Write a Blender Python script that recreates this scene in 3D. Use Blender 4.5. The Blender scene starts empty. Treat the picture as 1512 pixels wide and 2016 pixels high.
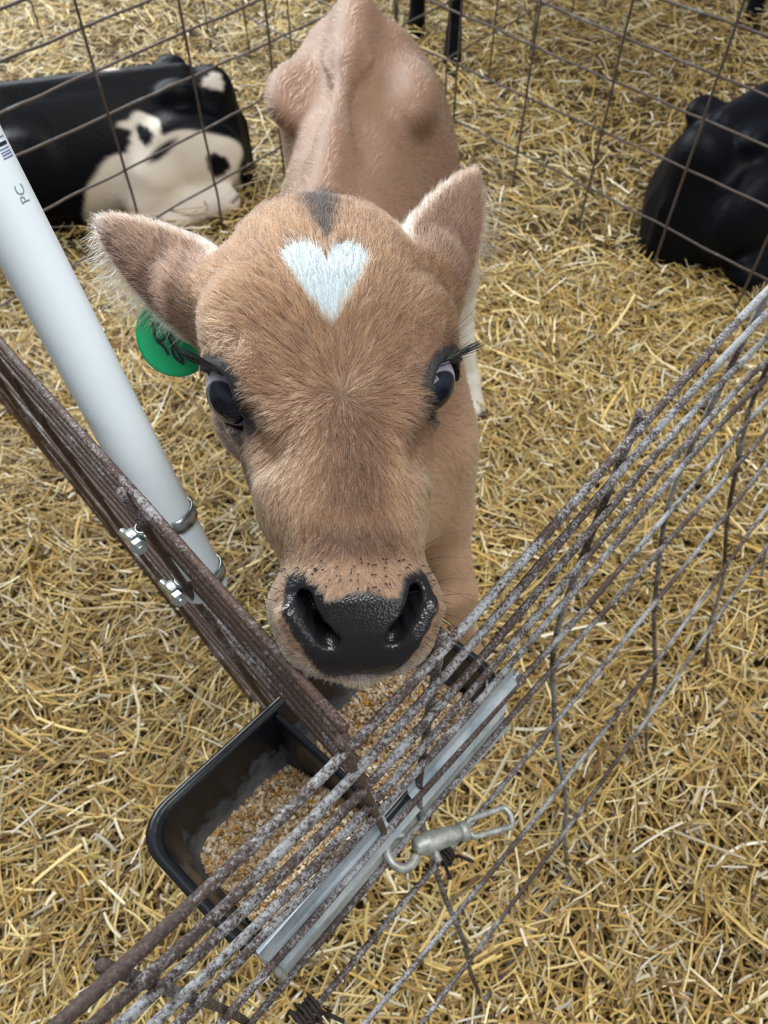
import bpy, bmesh, math, random
import numpy as np
from mathutils import Vector, Matrix

random.seed(7)
rng = np.random.default_rng(11)
sc = bpy.context.scene
COL = sc.collection

# ------------------------------------------------------------------ camera
cam_d = bpy.data.cameras.new('camera')
cam_d.sensor_fit = 'VERTICAL'; cam_d.sensor_height = 36.0; cam_d.sensor_width = 27.0
cam_d.lens = 36.0 * 1514 / 2016
cam_d.clip_start = 0.02; cam_d.clip_end = 60
cam_d.dof.use_dof = True; cam_d.dof.focus_distance = 0.41; cam_d.dof.aperture_fstop = 15.0
cam = bpy.data.objects.new('camera', cam_d); COL.objects.link(cam)
cam.location = (0, 0, 1.25); cam.rotation_euler = (math.radians(35), 0, 0)
sc.camera = cam

# ------------------------------------------------------------------ world and light
w = bpy.data.worlds.new('overcast daylight'); sc.world = w; w.use_nodes = True
nt = w.node_tree; nt.nodes.clear()
o_ = nt.nodes.new('ShaderNodeOutputWorld'); bg = nt.nodes.new('ShaderNodeBackground')
tc = nt.nodes.new('ShaderNodeTexCoord'); sx = nt.nodes.new('ShaderNodeSeparateXYZ')
cr = nt.nodes.new('ShaderNodeValToRGB')
cr.color_ramp.elements[0].position = 0.0; cr.color_ramp.elements[0].color = (.50, .50, .50, 1)
e1 = cr.color_ramp.elements.new(.30); e1.color = (.95, 1.0, 1.06, 1)
e2 = cr.color_ramp.elements.new(.55); e2.color = (.42, .45, .50, 1)
cr.color_ramp.elements[-1].position = 1.0; cr.color_ramp.elements[-1].color = (.30, .32, .36, 1)
nt.links.new(tc.outputs['Generated'], sx.inputs[0]); nt.links.new(sx.outputs['Z'], cr.inputs[0])
nt.links.new(cr.outputs[0], bg.inputs[0]); nt.links.new(bg.outputs[0], o_.inputs[0])
bg.inputs[1].default_value = .50

def area_light(name, loc, target, sx_, sy_, power, color):
    d = bpy.data.lights.new(name, 'AREA'); d.shape = 'RECTANGLE'; d.size = sx_; d.size_y = sy_
    d.energy = power; d.color = color
    o = bpy.data.objects.new(name, d); COL.objects.link(o); o.location = loc
    o.rotation_euler = (Vector(target) - Vector(loc)).to_track_quat('-Z', 'Y').to_euler()
area_light('barn_opening_daylight', (-3.0, 4.6, 3.3), (0, .8, .5), 4.0, 2.0, 640, (.92, .97, 1.0))
area_light('roof_skylight_daylight', (.8, .3, 4.4), (.1, .8, 0), 2.6, 1.6, 205, (1.0, .98, .95))
area_light('added_front_fill', (2.3, -1.2, 2.7), (.05, .3, .8), 1.5, .9, 26, (.95, .98, 1.0))  # added fill from behind the camera, for highlights on eyes and nose

sc.view_settings.view_transform = 'Standard'; sc.view_settings.look = 'None'
sc.view_settings.exposure = -0.32; sc.view_settings.gamma = 1.0
sc.view_settings.use_curve_mapping = False
sc.cycles.use_denoising = True
sc.cycles.max_bounces = 7; sc.cycles.diffuse_bounces = 4; sc.cycles.glossy_bounces = 3
sc.cycles.caustics_reflective = False; sc.cycles.caustics_refractive = False

# ------------------------------------------------------------------ helpers
def lin(r, g, b):
    f = lambda c: (c/255/12.92) if c/255 <= .04045 else ((c/255+.055)/1.055)**2.4
    return np.array([f(r), f(g), f(b)])

def link(o, parent=None):
    COL.objects.link(o)
    if parent is not None:
        o.parent = parent
    return o

def tag(o, label=None, cat=None, group=None, kind=None):
    if label: o['label'] = label
    if cat: o['category'] = cat
    if group: o['group'] = group
    if kind: o['kind'] = kind
    return o

def empty(name, loc, label, cat, group=None):
    o = bpy.data.objects.new(name, None); o.location = loc; o.empty_display_size = .05
    link(o); return tag(o, label, cat, group)

def mesh_np(name, V, Fq, mat=None, parent=None, smooth=True, Ft=None, world=True):
    """mesh from numpy verts and quads (and tris); world coords also below a parent"""
    me = bpy.data.meshes.new(name)
    V = np.asarray(V, np.float32)
    polys = []
    nq = 0 if Fq is None else len(Fq); ntri = 0 if Ft is None else len(Ft)
    loops = np.concatenate([np.asarray(Fq, np.int32).ravel() if nq else np.zeros(0, np.int32),
                            np.asarray(Ft, np.int32).ravel() if ntri else np.zeros(0, np.int32)])
    starts = np.concatenate([np.arange(nq)*4, nq*4+np.arange(ntri)*3]).astype(np.int32)
    tot = np.concatenate([np.full(nq, 4), np.full(ntri, 3)]).astype(np.int32)
    me.vertices.add(len(V)); me.vertices.foreach_set('co', V.ravel())
    me.loops.add(len(loops)); me.loops.foreach_set('vertex_index', loops)
    me.polygons.add(nq+ntri); me.polygons.foreach_set('loop_start', starts); me.polygons.foreach_set('loop_total', tot)
    me.polygons.foreach_set('use_smooth', np.full(nq+ntri, smooth))
    me.update(calc_edges=True); me.validate()
    o = bpy.data.objects.new(name, me)
    if mat: me.materials.append(mat)
    link(o, parent)
    if parent is not None and world:
        par = parent; m = Matrix.Identity(4)
        while par is not None:
            m = par.matrix_basis @ m if par.parent is None else par.matrix_parent_inverse @ par.matrix_basis @ m
            par = par.parent
        o.matrix_parent_inverse = m.inverted()
    return o

def bm_obj(name, bm, mat=None, parent=None, smooth=True):
    V = np.array([v.co[:] for v in bm.verts]); bm.verts.index_update()
    me = bpy.data.meshes.new(name); bm.to_mesh(me); bm.free()
    if smooth:
        me.polygons.foreach_set('use_smooth', np.full(len(me.polygons), True))
    if mat: me.materials.append(mat)
    o = bpy.data.objects.new(name, me); link(o, parent)
    if parent is not None:
        m = Matrix.Identity(4); par = parent
        while par is not None:
            m = (par.matrix_parent_inverse if par.parent else Matrix.Identity(4)) @ par.matrix_basis @ m
            par = par.parent
        o.matrix_parent_inverse = m.inverted()
    return o

def tube_np(pts, rad, sides=10, cap=True, closed=False):
    """tube along a polyline; rad scalar or per point"""
    P = np.asarray(pts, float); n = len(P)
    rad = np.full(n, rad) if np.isscalar(rad) else np.asarray(rad, float)
    if closed:
        T = np.roll(P, -1, 0) - np.roll(P, 1, 0)
    else:
        T = np.gradient(P, axis=0)
    T /= np.linalg.norm(T, axis=1)[:, None] + 1e-12
    up = np.array([0, 0, 1.]) if abs(T[0][2]) < .9 else np.array([1., 0, 0])
    N = np.cross(T[0], up); N /= np.linalg.norm(N)
    Ns = [N]
    for i in range(1, n):
        N = Ns[-1] - T[i]*(Ns[-1] @ T[i]); N /= np.linalg.norm(N)+1e-12; Ns.append(N)
    Ns = np.array(Ns); B = np.cross(T, Ns)
    ang = np.arange(sides)*2*np.pi/sides
    V = P[:, None]+rad[:, None, None]*(Ns[:, None]*np.cos(ang)[None, :, None]+B[:, None]*np.sin(ang)[None, :, None])
    V = V.reshape(-1, 3)
    i = np.arange(n if closed else n-1)[:, None]; j = np.arange(sides)[None]
    i2 = (i+1) % n; j2 = (j+1) % sides
    F = np.stack([i*sides+j, i*sides+j2, i2*sides+j2, i2*sides+j], -1).reshape(-1, 4)
    tris = None
    if cap and not closed:
        V = np.vstack([V, P[0]-T[0]*rad[0]*.35, P[-1]+T[-1]*rad[-1]*.35]); a = len(V)-2
        jj = np.arange(sides)
        tris = np.vstack([np.stack([np.full(sides, a), (jj+1) % sides, jj], 1),
                          np.stack([np.full(sides, a+1), (n-1)*sides+jj, (n-1)*sides+(jj+1) % sides], 1)])
    return V, F, tris

def tube(name, pts, rad, mat, parent=None, sides=10, closed=False):
    V, F, Tr = tube_np(pts, rad, sides, True, closed)
    return mesh_np(name, V, F, mat, parent, True, Tr)

def resample(P, step):
    P = np.asarray(P, float)
    L = np.concatenate([[0], np.cumsum(np.linalg.norm(np.diff(P, axis=0), axis=1))])
    n = max(2, int(L[-1]/step)+1); s = np.linspace(0, L[-1], n)
    return np.stack([np.interp(s, L, P[:, k]) for k in range(3)], 1)

def smooth_path(P, it=3):
    P = np.asarray(P, float)
    for _ in range(it):
        Q = np.empty((2*len(P)-2, 3)); Q[0::2] = .75*P[:-1]+.25*P[1:]; Q[1::2] = .25*P[:-1]+.75*P[1:]
        P = np.vstack([P[:1], Q, P[-1:]])
    return P

def box_bm(bm, cx, cy, cz, sx_, sy_, sz_, M=None, bev=0):
    r = bmesh.ops.create_cube(bm, size=1)
    vs = r['verts']
    for v in vs:
        v.co = Vector((v.co.x*sx_, v.co.y*sy_, v.co.z*sz_))
    if bev:
        es = list({e for v in vs for e in v.link_edges})
        rr = bmesh.ops.bevel(bm, geom=es, offset=bev, segments=2, profile=.6, affect='EDGES')
        vs = list({v for f in rr['faces'] for v in f.verts} | set(v for v in vs if v.is_valid))
    for v in vs:
        p = Vector((v.co.x+cx, v.co.y+cy, v.co.z+cz)); v.co = M @ p if M else p

# ------------------------------------------------------------------ materials
def new_mat(name):
    m = bpy.data.materials.new(name); m.use_nodes = True
    return m, m.node_tree, m.node_tree.nodes['Principled BSDF']

def simple(name, col, rough=.5, metal=0., spec=.5):
    m, t, b = new_mat(name)
    b.inputs['Base Color'].default_value = (*col, 1); b.inputs['Roughness'].default_value = rough
    b.inputs['Metallic'].default_value = metal; b.inputs['Specular IOR Level'].default_value = spec
    return m

def noise_node(t, scale, detail=4, rough=.6, coord='Object'):
    tcn = t.nodes.new('ShaderNodeTexCoord'); n = t.nodes.new('ShaderNodeTexNoise')
    n.inputs['Scale'].default_value = scale; n.inputs['Detail'].default_value = detail; n.inputs['Roughness'].default_value = rough
    t.links.new(tcn.outputs[coord], n.inputs['Vector']); return n

def ramp_node(t, src, stops):
    r = t.nodes.new('ShaderNodeValToRGB'); el = r.color_ramp.elements
    el[0].position = stops[0][0]; el[0].color = (*stops[0][1], 1)
    el[1].position = stops[-1][0]; el[1].color = (*stops[-1][1], 1)
    for p, c in stops[1:-1]:
        e = el.new(p); e.color = (*c, 1)
    t.links.new(src, r.inputs[0]); return r

def bump_node(t, b, src, strength, dist):
    bu = t.nodes.new('ShaderNodeBump'); bu.inputs['Strength'].default_value = strength; bu.inputs['Distance'].default_value = dist
    t.links.new(src, bu.inputs['Height']); t.links.new(bu.outputs[0], b.inputs['Normal']); return bu

def rust_mat(name, zinc_lo, zinc_hi, dark, mid, zinc):
    m, t, b = new_mat(name)
    n1 = noise_node(t, 60, 8, .8); n2 = noise_node(t, 520, 5, .75); n3 = noise_node(t, 9, 3, .5)
    base = ramp_node(t, n2.outputs[0], [(.30, dark), (.52, mid), (.72, tuple(np.array(mid)*1.7))])
    add = t.nodes.new('ShaderNodeMath'); add.operation = 'MULTIPLY_ADD'; add.inputs[1].default_value = .55
    t.links.new(n2.outputs[0], add.inputs[0])
    mul = t.nodes.new('ShaderNodeMath'); mul.operation = 'MULTIPLY'; mul.inputs[1].default_value = .55
    a2 = t.nodes.new('ShaderNodeMath'); a2.operation = 'ADD'
    t.links.new(n1.outputs[0], a2.inputs[0]); t.links.new(n3.outputs[0], a2.inputs[1])
    t.links.new(a2.outputs[0], mul.inputs[0]); t.links.new(mul.outputs[0], add.inputs[2])
    zr = ramp_node(t, add.outputs[0], [(zinc_lo, (0, 0, 0)), (zinc_hi, (1, 1, 1))])
    mix = t.nodes.new('ShaderNodeMix'); mix.data_type = 'RGBA'
    t.links.new(zr.outputs[0], mix.inputs['Factor']); t.links.new(base.outputs[0], mix.inputs['A'])
    mix.inputs['B'].default_value = (*zinc, 1)
    t.links.new(mix.outputs['Result'], b.inputs['Base Color'])
    b.inputs['Roughness'].default_value = .5; b.inputs['Metallic'].default_value = .35
    bump_node(t, b, n2.outputs[0], .8, .0012)
    return m

M = {}
M['rust'] = rust_mat('rusted wire', .86, 1.0, (.030, .020, .017), (.105, .066, .052), (.42, .43, .45))
M['rust_zinc'] = rust_mat('rusted galvanised wire', .79, .93, (.020, .014, .012), (.085, .060, .052), (.44, .46, .48))
M['wire_far'] = rust_mat('weathered wire', .90, 1.1, (.035, .027, .024), (.10, .078, .068), (.3, .3, .3))
M['galv'] = None
m, t, b = new_mat('galvanised sheet'); n = noise_node(t, 22, 5, .7); n2 = noise_node(t, 160, 3, .6)
r = ramp_node(t, n.outputs[0], [(.30, (.24, .31, .37)), (.50, (.48, .57, .63)), (.70, (.74, .80, .84))])
t.links.new(r.outputs[0], b.inputs['Base Color']); b.inputs['Metallic'].default_value = .35; b.inputs['Roughness'].default_value = .40
bump_node(t, b, n2.outputs[0], .25, .001); M['galv'] = m
M['zinc_cast'] = None
m, t, b = new_mat('cast zinc'); n = noise_node(t, 120, 4, .6)
r = ramp_node(t, n.outputs[0], [(.3, (.20, .21, .19)), (.55, (.38, .39, .36)), (.75, (.52, .53, .50))]); t.links.new(r.outputs[0], b.inputs['Base Color'])
b.inputs['Metallic'].default_value = .4; b.inputs['Roughness'].default_value = .5; M['zinc_cast'] = m
M['steel'] = simple('bright steel', (.62, .68, .68), .25, .85)
M['steel_band'] = simple('steel band', (.45, .50, .50), .28, .9)
M['dark_wire'] = rust_mat('blackened wire', .95, 1.2, (.010, .008, .008), (.040, .030, .027), (.2, .2, .2))
M['pvc'] = simple('white pvc', (.76, .86, .92), .32, 0, .5)
M['ink_grey'] = simple('grey print', (.28, .33, .37), .5)
M['ink_blue'] = simple('bar code print', (.18, .20, .36), .5)
M['ink_black'] = simple('dark bar print', (.02, .02, .04), .5)
M['tag_green'] = simple('green tag plastic', (.0, .36, .13), .4)
M['tag_ink'] = simple('black marker ink', (.012, .022, .02), .6)

# tub: black plastic with meal dust low inside
m, t, b = new_mat('black tub plastic'); n = noise_node(t, 42, 6, .7); n2 = noise_node(t, 210, 3, .6)
geo = t.nodes.new('ShaderNodeTexCoord'); sp = t.nodes.new('ShaderNodeSeparateXYZ'); t.links.new(geo.outputs['Object'], sp.inputs[0])
at = t.nodes.new('ShaderNodeAttribute'); at.attribute_name = 'dust'
ad = t.nodes.new('ShaderNodeMath'); ad.operation = 'MULTIPLY_ADD'; ad.inputs[1].default_value = 1.7
sub = t.nodes.new('ShaderNodeMath'); sub.operation = 'SUBTRACT'; sub.inputs[1].default_value = .5
t.links.new(n.outputs[0], sub.inputs[0]); t.links.new(sub.outputs[0], ad.inputs[0]); t.links.new(at.outputs['Fac'], ad.inputs[2])
r = ramp_node(t, ad.outputs[0], [(.42, (.006, .008, .011)), (.58, (.07, .078, .088)), (.95, (.16, .165, .17))])
t.links.new(r.outputs[0], b.inputs['Base Color'])
rr = ramp_node(t, ad.outputs[0], [(.40, (.3, .3, .3)), (.56, (.8, .8, .8))]); t.links.new(rr.outputs[0], b.inputs['Roughness'])
bump_node(t, b, n2.outputs[0], .12, .001); M['tub'] = m

def attr_mat(name, attr='coat', rough=.6, sheen=0., bump=0., bscale=900., spec=.3):
    m, t, b = new_mat(name)
    a = t.nodes.new('ShaderNodeAttribute'); a.attribute_name = attr
    t.links.new(a.outputs['Color'], b.inputs['Base Color'])
    b.inputs['Roughness'].default_value = rough; b.inputs['Specular IOR Level'].default_value = spec
    if sheen:
        b.inputs['Sheen Weight'].default_value = sheen; b.inputs['Sheen Roughness'].default_value = .45
    if bump:
        n = noise_node(t, bscale, 3, .6); bump_node(t, b, n.outputs[0], bump, .002)
    return m

M['straw'] = attr_mat('straw stalks', 'tint', .42, 0, 0, spec=.45)
M['feed'] = attr_mat('sweet feed', 'tint', .55)
m, t, b = new_mat('matted straw'); n = noise_node(t, 60, 8, .75); n2 = noise_node(t, 7, 3, .5)
r = ramp_node(t, n.outputs[0], [(.3, (.04, .024, .007)), (.55, (.14, .09, .028)), (.75, (.30, .21, .08))])
t.links.new(r.outputs[0], b.inputs['Base Color']); b.inputs['Roughness'].default_value = .8
bump_node(t, b, n.outputs[0], .8, .02); M['ground'] = m

# calf skin: coat colour by vertex, wet glossy nose by vertex attribute
m, t, b = new_mat('calf coat'); a = t.nodes.new('ShaderNodeAttribute'); a.attribute_name = 'coat'
wt = t.nodes.new('ShaderNodeAttribute'); wt.attribute_name = 'wet'
n = noise_node(t, 380, 3, .6); 
vo = t.nodes.new('ShaderNodeTexVoronoi'); vo.inputs['Scale'].default_value = 760
tcn = t.nodes.new('ShaderNodeTexCoord'); t.links.new(tcn.outputs['Object'], vo.inputs['Vector'])
hv = t.nodes.new('ShaderNodeHueSaturation'); vr = t.nodes.new('ShaderNodeMapRange')
nb = noise_node(t, 46, 4, .6); vr.inputs['To Min'].default_value = .86; vr.inputs['To Max'].default_value = 1.14
t.links.new(nb.outputs[0], vr.inputs['Value']); t.links.new(vr.outputs[0], hv.inputs['Value']); t.links.new(a.outputs['Color'], hv.inputs['Color'])
t.links.new(hv.outputs[0], b.inputs['Base Color'])
rm = t.nodes.new('ShaderNodeMapRange'); rm.inputs['To Min'].default_value = .62; rm.inputs['To Max'].default_value = .27
t.links.new(wt.outputs['Fac'], rm.inputs['Value']); t.links.new(rm.outputs[0], b.inputs['Roughness'])
sh = t.nodes.new('ShaderNodeMapRange'); sh.inputs['To Min'].default_value = .16; sh.inputs['To Max'].default_value = 0
t.links.new(wt.outputs['Fac'], sh.inputs['Value']); t.links.new(sh.outputs[0], b.inputs['Sheen Weight']); b.inputs['Sheen Roughness'].default_value = .4
mxh = t.nodes.new('ShaderNodeMix'); mxh.data_type = 'FLOAT'
t.links.new(wt.outputs['Fac'], mxh.inputs['Factor']); t.links.new(n.outputs[0], mxh.inputs['A']); t.links.new(vo.outputs['Distance'], mxh.inputs['B'])
bump_node(t, b, mxh.outputs[0], .20, .0012); M['calf'] = m
M['hide'] = attr_mat('cattle coat', 'coat', .5, 0, .6, 90, .12)

m = bpy.data.materials.new('fur strands'); m.use_nodes = True; t = m.node_tree; t.nodes.clear()
oo = t.nodes.new('ShaderNodeOutputMaterial'); hb = t.nodes.new('ShaderNodeBsdfHairPrincipled'); hb.parametrization = 'COLOR'
hb.inputs['Roughness'].default_value = .42; hb.inputs['Radial Roughness'].default_value = .5
a = t.nodes.new('ShaderNodeAttribute'); a.attribute_name = 'coat'
t.links.new(a.outputs['Color'], hb.inputs['Color']); t.links.new(hb.outputs[0], oo.inputs[0]); M['fur'] = m
M['lash'] = simple('black lash', (.006, .006, .007), .35)
# eyeball: iris and sclera by distance from the gaze axis (local +Z)
m, t, b = new_mat('calf eye'); tcn = t.nodes.new('ShaderNodeTexCoord'); sp = t.nodes.new('ShaderNodeSeparateXYZ')
t.links.new(tcn.outputs['Object'], sp.inputs[0])
mr = t.nodes.new('ShaderNodeMapRange'); mr.inputs['From Min'].default_value = .010; mr.inputs['From Max'].default_value = .019
t.links.new(sp.outputs['Z'], mr.inputs['Value'])
r = ramp_node(t, mr.outputs[0], [(.0, (.50, .47, .56)), (.38, (.44, .42, .52)), (.46, (.008, .010, .016)), (.76, (.014, .018, .030)), (.90, (.010, .013, .026)), (.94, (.002, .003, .012)), (1, (.002, .003, .012))])
t.links.new(r.outputs[0], b.inputs['Base Color']); b.inputs['Roughness'].default_value = .04; b.inputs['Specular IOR Level'].default_value = .42
b.inputs['Coat Weight'].default_value = .0; M['eye'] = m
M['hoof'] = simple('hoof horn', (.10, .075, .05), .5)

# ------------------------------------------------------------------ implicit modelling
class Field:
    def __init__(s, xs, ys, zs):
        s.xs, s.ys, s.zs = [np.asarray(q, np.float32) for q in (xs, ys, zs)]
        s.v = np.full((len(xs), len(ys), len(zs)), .25, np.float32)
    def box(s, lo, hi):
        r = []
        for q, a, b_ in zip((s.xs, s.ys, s.zs), lo, hi):
            i0 = max(0, np.searchsorted(q, a)-1); i1 = min(len(q), np.searchsorted(q, b_)+1); r.append(slice(i0, max(i0, i1)))
        return tuple(r)
    def grid(s, sl):
        return s.xs[sl[0]][:, None, None], s.ys[sl[1]][None, :, None], s.zs[sl[2]][None, None, :]
    def apply(s, lo, hi, fn, k=.02, mode='union'):
        sl = s.box(lo, hi)
        if min(q.stop-q.start for q in sl) <= 0: return
        X, Y, Z = s.grid(sl); d = fn(X, Y, Z).astype(np.float32); a = s.v[sl]
        if d.shape != a.shape: d = np.broadcast_to(d, a.shape)
        if mode == 'union':
            if k > 0:
                h = np.maximum(k-np.abs(a-d), 0)/k; s.v[sl] = np.minimum(a, d)-h*h*k*.25
            else: s.v[sl] = np.minimum(a, d)
        elif mode == 'sub':
            d = -d
            h = np.maximum(k-np.abs(a-d), 0)/max(k, 1e-6); s.v[sl] = np.maximum(a, d)+h*h*k*.25
    def cone(s, p, q, r1, r2, k=.02, mode='union', warp=None, scale=None):
        p = np.array(p, float); q = np.array(q, float); m_ = max(r1, r2)+k+.03
        lo = np.minimum(p, q)-m_; hi = np.maximum(p, q)+m_
        if warp is not None: lo[0] -= .16; hi[0] += .16
        def fn(X, Y, Z):
            if warp is not None: X = X-warp(Y, Z)
            d = q-p; L2 = d@d
            t_ = np.clip(((X-p[0])*d[0]+(Y-p[1])*d[1]+(Z-p[2])*d[2])/max(L2, 1e-9), 0, 1)
            return np.sqrt((X-p[0]-t_*d[0])**2+(Y-p[1]-t_*d[1])**2+(Z-p[2]-t_*d[2])**2)-(r1+(r2-r1)*t_)
        s.apply(lo, hi, fn, k, mode)
    def ell(s, c, rad, k=.02, mode='union', R=None, warp=None):
        c = np.array(c, float); rad = np.array(rad, float); m_ = rad.max()+k+.02
        lo = c-m_; hi = c+m_
        if warp is not None: lo[0] -= .16; hi[0] += .16
        def fn(X, Y, Z):
            if warp is not None: X = X-warp(Y, Z)
            x, y, z = X-c[0], Y-c[1], Z-c[2]
            if R is not None:
                x, y, z = (R[0][0]*x+R[0][1]*y+R[0][2]*z, R[1][0]*x+R[1][1]*y+R[1][2]*z, R[2][0]*x+R[2][1]*y+R[2][2]*z)
            k0 = np.sqrt((x/rad[0])**2+(y/rad[1])**2+(z/rad[2])**2)
            k1 = np.sqrt((x/rad[0]**2)**2+(y/rad[1]**2)**2+(z/rad[2]**2)**2)+1e-9
            return np.where(k0 < 1e-4, -rad.min(), k0*(k0-1)/k1)
        s.apply(lo, hi, fn, k, mode)
    def mesh(s):
        v = s.v; S = v < 0
        c = [S[i:i-1 or None, j:j-1 or None, k:k-1 or None] for i in (0, 1) for j in (0, 1) for k in (0, 1)]
        cnt = sum(q.astype(np.int8) for q in c); act = (cnt > 0) & (cnt < 8)
        idx = -np.ones(act.shape, np.int32); I = np.argwhere(act); idx[act] = np.arange(len(I))
        cv = np.stack([v[I[:, 0]+i, I[:, 1]+j, I[:, 2]+k] for i in (0, 1) for j in (0, 1) for k in (0, 1)], 1)
        off = np.array([[i, j, k] for i in (0, 1) for j in (0, 1) for k in (0, 1)], float)
        acc = np.zeros((len(I), 3)); n = np.zeros(len(I))
        for a in range(8):
            for b_ in range(a+1, 8):
                if np.abs(off[a]-off[b_]).sum() != 1: continue
                m_ = (cv[:, a] < 0) != (cv[:, b_] < 0); t_ = np.where(m_, cv[:, a]/(cv[:, a]-cv[:, b_]+1e-20), 0)
                acc += m_[:, None]*(off[a]+t_[:, None]*(off[b_]-off[a])); n += m_
        P = I+acc/n[:, None]
        V = np.stack([np.interp(P[:, 0], np.arange(len(s.xs)), s.xs), np.interp(P[:, 1], np.arange(len(s.ys)), s.ys), np.interp(P[:, 2], np.arange(len(s.zs)), s.zs)], 1)
        quads = []
        for ax in range(3):
            A = [slice(1, -1)]*3; A[ax] = slice(0, -1); B = [slice(1, -1)]*3; B[ax] = slice(1, None)
            s0, s1 = S[tuple(A)], S[tuple(B)]
            E_ = np.argwhere(s0 != s1)
            flip = s0[tuple(E_.T)]
            base = E_.copy(); o1, o2 = [q for q in range(3) if q != ax]
            base[:, o1] += 1; base[:, o2] += 1
            def cell(d1, d2):
                q = base.copy(); q[:, o1] -= d1; q[:, o2] -= d2; return idx[tuple(q.T)]
            Q = np.stack([cell(1, 1), cell(0, 1), cell(0, 0), cell(1, 0)], 1)
            if ax == 1: flip = ~flip
            Q[~flip] = Q[~flip][:, ::-1]; quads.append(Q)
        Q = np.vstack(quads); return V, Q[(Q >= 0).all(1)]

def relax(V, Q, it=2, lam=.5, mu=-.52, wgt=None):
    E_ = np.vstack([Q[:, [0, 1]], Q[:, [1, 2]], Q[:, [2, 3]], Q[:, [3, 0]]]); n = len(V)
    deg = np.bincount(E_.ravel(), minlength=n).astype(float)
    for _ in range(it):
        for f in (lam, mu):
            S_ = np.stack([np.bincount(E_[:, 0], V[E_[:, 1], k], n)+np.bincount(E_[:, 1], V[E_[:, 0], k], n) for k in range(3)], 1)
            D = S_/deg[:, None]-V
            V = V+f*(D if wgt is None else D*wgt[:, None])
    return V

def vnormals(V, Q):
    N = np.cross(V[Q[:, 2]]-V[Q[:, 0]], V[Q[:, 3]]-V[Q[:, 1]]); out = np.zeros_like(V)
    for k in range(4): np.add.at(out, Q[:, k], N)
    return out/(np.linalg.norm(out, axis=1)[:, None]+1e-12)

def set_color(o, name, C):
    a = o.data.attributes.new(name, 'FLOAT_COLOR', 'POINT')
    a.data.foreach_set('color', np.hstack([C, np.ones((len(C), 1))]).astype(np.float32).ravel())
def set_float(o, name, v):
    a = o.data.attributes.new(name, 'FLOAT', 'POINT'); a.data.foreach_set('value', np.asarray(v, np.float32))

def sstep(a, b_, x):
    t_ = np.clip((x-a)/(b_-a), 0, 1); return t_*t_*(3-2*t_)
def wav(P, s, seed):
    """cheap smooth noise in -1..1"""
    r_ = np.random.default_rng(seed); o = 0
    for k in range(6):
        d = r_.normal(size=3); d /= np.linalg.norm(d)
        o = o+np.sin((P@d)*s*(.6+.25*k)+r_.uniform(0, 6.28)+1.7*np.sin((P@r_.normal(size=3))*s*.5))
    return o/4.

def hair_obj(name, roots, dirs, normals, length, radius, color, mat, parent, npts=4, lift=.35, curl=.25, seg_jit=0., pull=None):
    """one curves object; strands leave along dirs, lifted along the normal, then lie down"""
    n = len(roots); length = np.broadcast_to(length, (n,)); ts = np.linspace(0, 1, npts)
    up = normals*lift
    P = np.zeros((n, npts, 3))
    for i, t_ in enumerate(ts):
        P[:, i] = roots+(dirs*t_+up*(t_-curl*2*t_*t_))*length[:, None]
    if pull is not None:
        P += pull[:, None, :]*(ts**1.4)[None, :, None]
    if seg_jit:
        P[:, 1:] += rng.normal(size=(n, npts-1, 3))*seg_jit*length[:, None, None]
    cu = bpy.data.hair_curves.new(name); cu.add_curves([npts]*n)
    cu.attributes['position'].data.foreach_set('vector', P.astype(np.float32).ravel())
    ra = cu.attributes.get('radius') or cu.attributes.new('radius', 'FLOAT', 'POINT')
    rad = np.broadcast_to(radius, (n,))[:, None]*(1-.75*ts**1.5)[None]
    ra.data.foreach_set('value', rad.astype(np.float32).ravel())
    a = cu.attributes.new('coat', 'FLOAT_COLOR', 'CURVE')
    a.data.foreach_set('color', np.hstack([np.broadcast_to(color, (n, 3)), np.ones((n, 1))]).astype(np.float32).ravel())
    cu.materials.append(mat)
    o = bpy.data.objects.new(name, cu); link(o, parent)
    if parent is not None: o.matrix_parent_inverse = parent.matrix_basis.inverted()
    return o

# ------------------------------------------------------------------ ground
def ground_h(x, y):
    return (.012*np.sin(3.1*x+1.3)*np.cos(2.7*y+.4)+.010*np.sin(7.3*x-2*y+2.)+.008*np.cos(5.1*y+6.*x+1.)
            + .004*np.sin(17*x+5*y)*np.cos(15*y-4*x))
gx = np.linspace(-3.2, 3.2, 130); gy = np.linspace(-.6, 5.4, 130)
GX, GY = np.meshgrid(gx, gy, indexing='ij')
V = np.stack([GX, GY, ground_h(GX, GY)-.012], -1).reshape(-1, 3)
i, j = np.meshgrid(np.arange(129), np.arange(129), indexing='ij')
Q = np.stack([i*130+j, (i+1)*130+j, (i+1)*130+j+1, i*130+j+1], -1).reshape(-1, 4)
floor = mesh_np('floor', V, Q, M['ground']); tag(floor, kind='structure')

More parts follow.
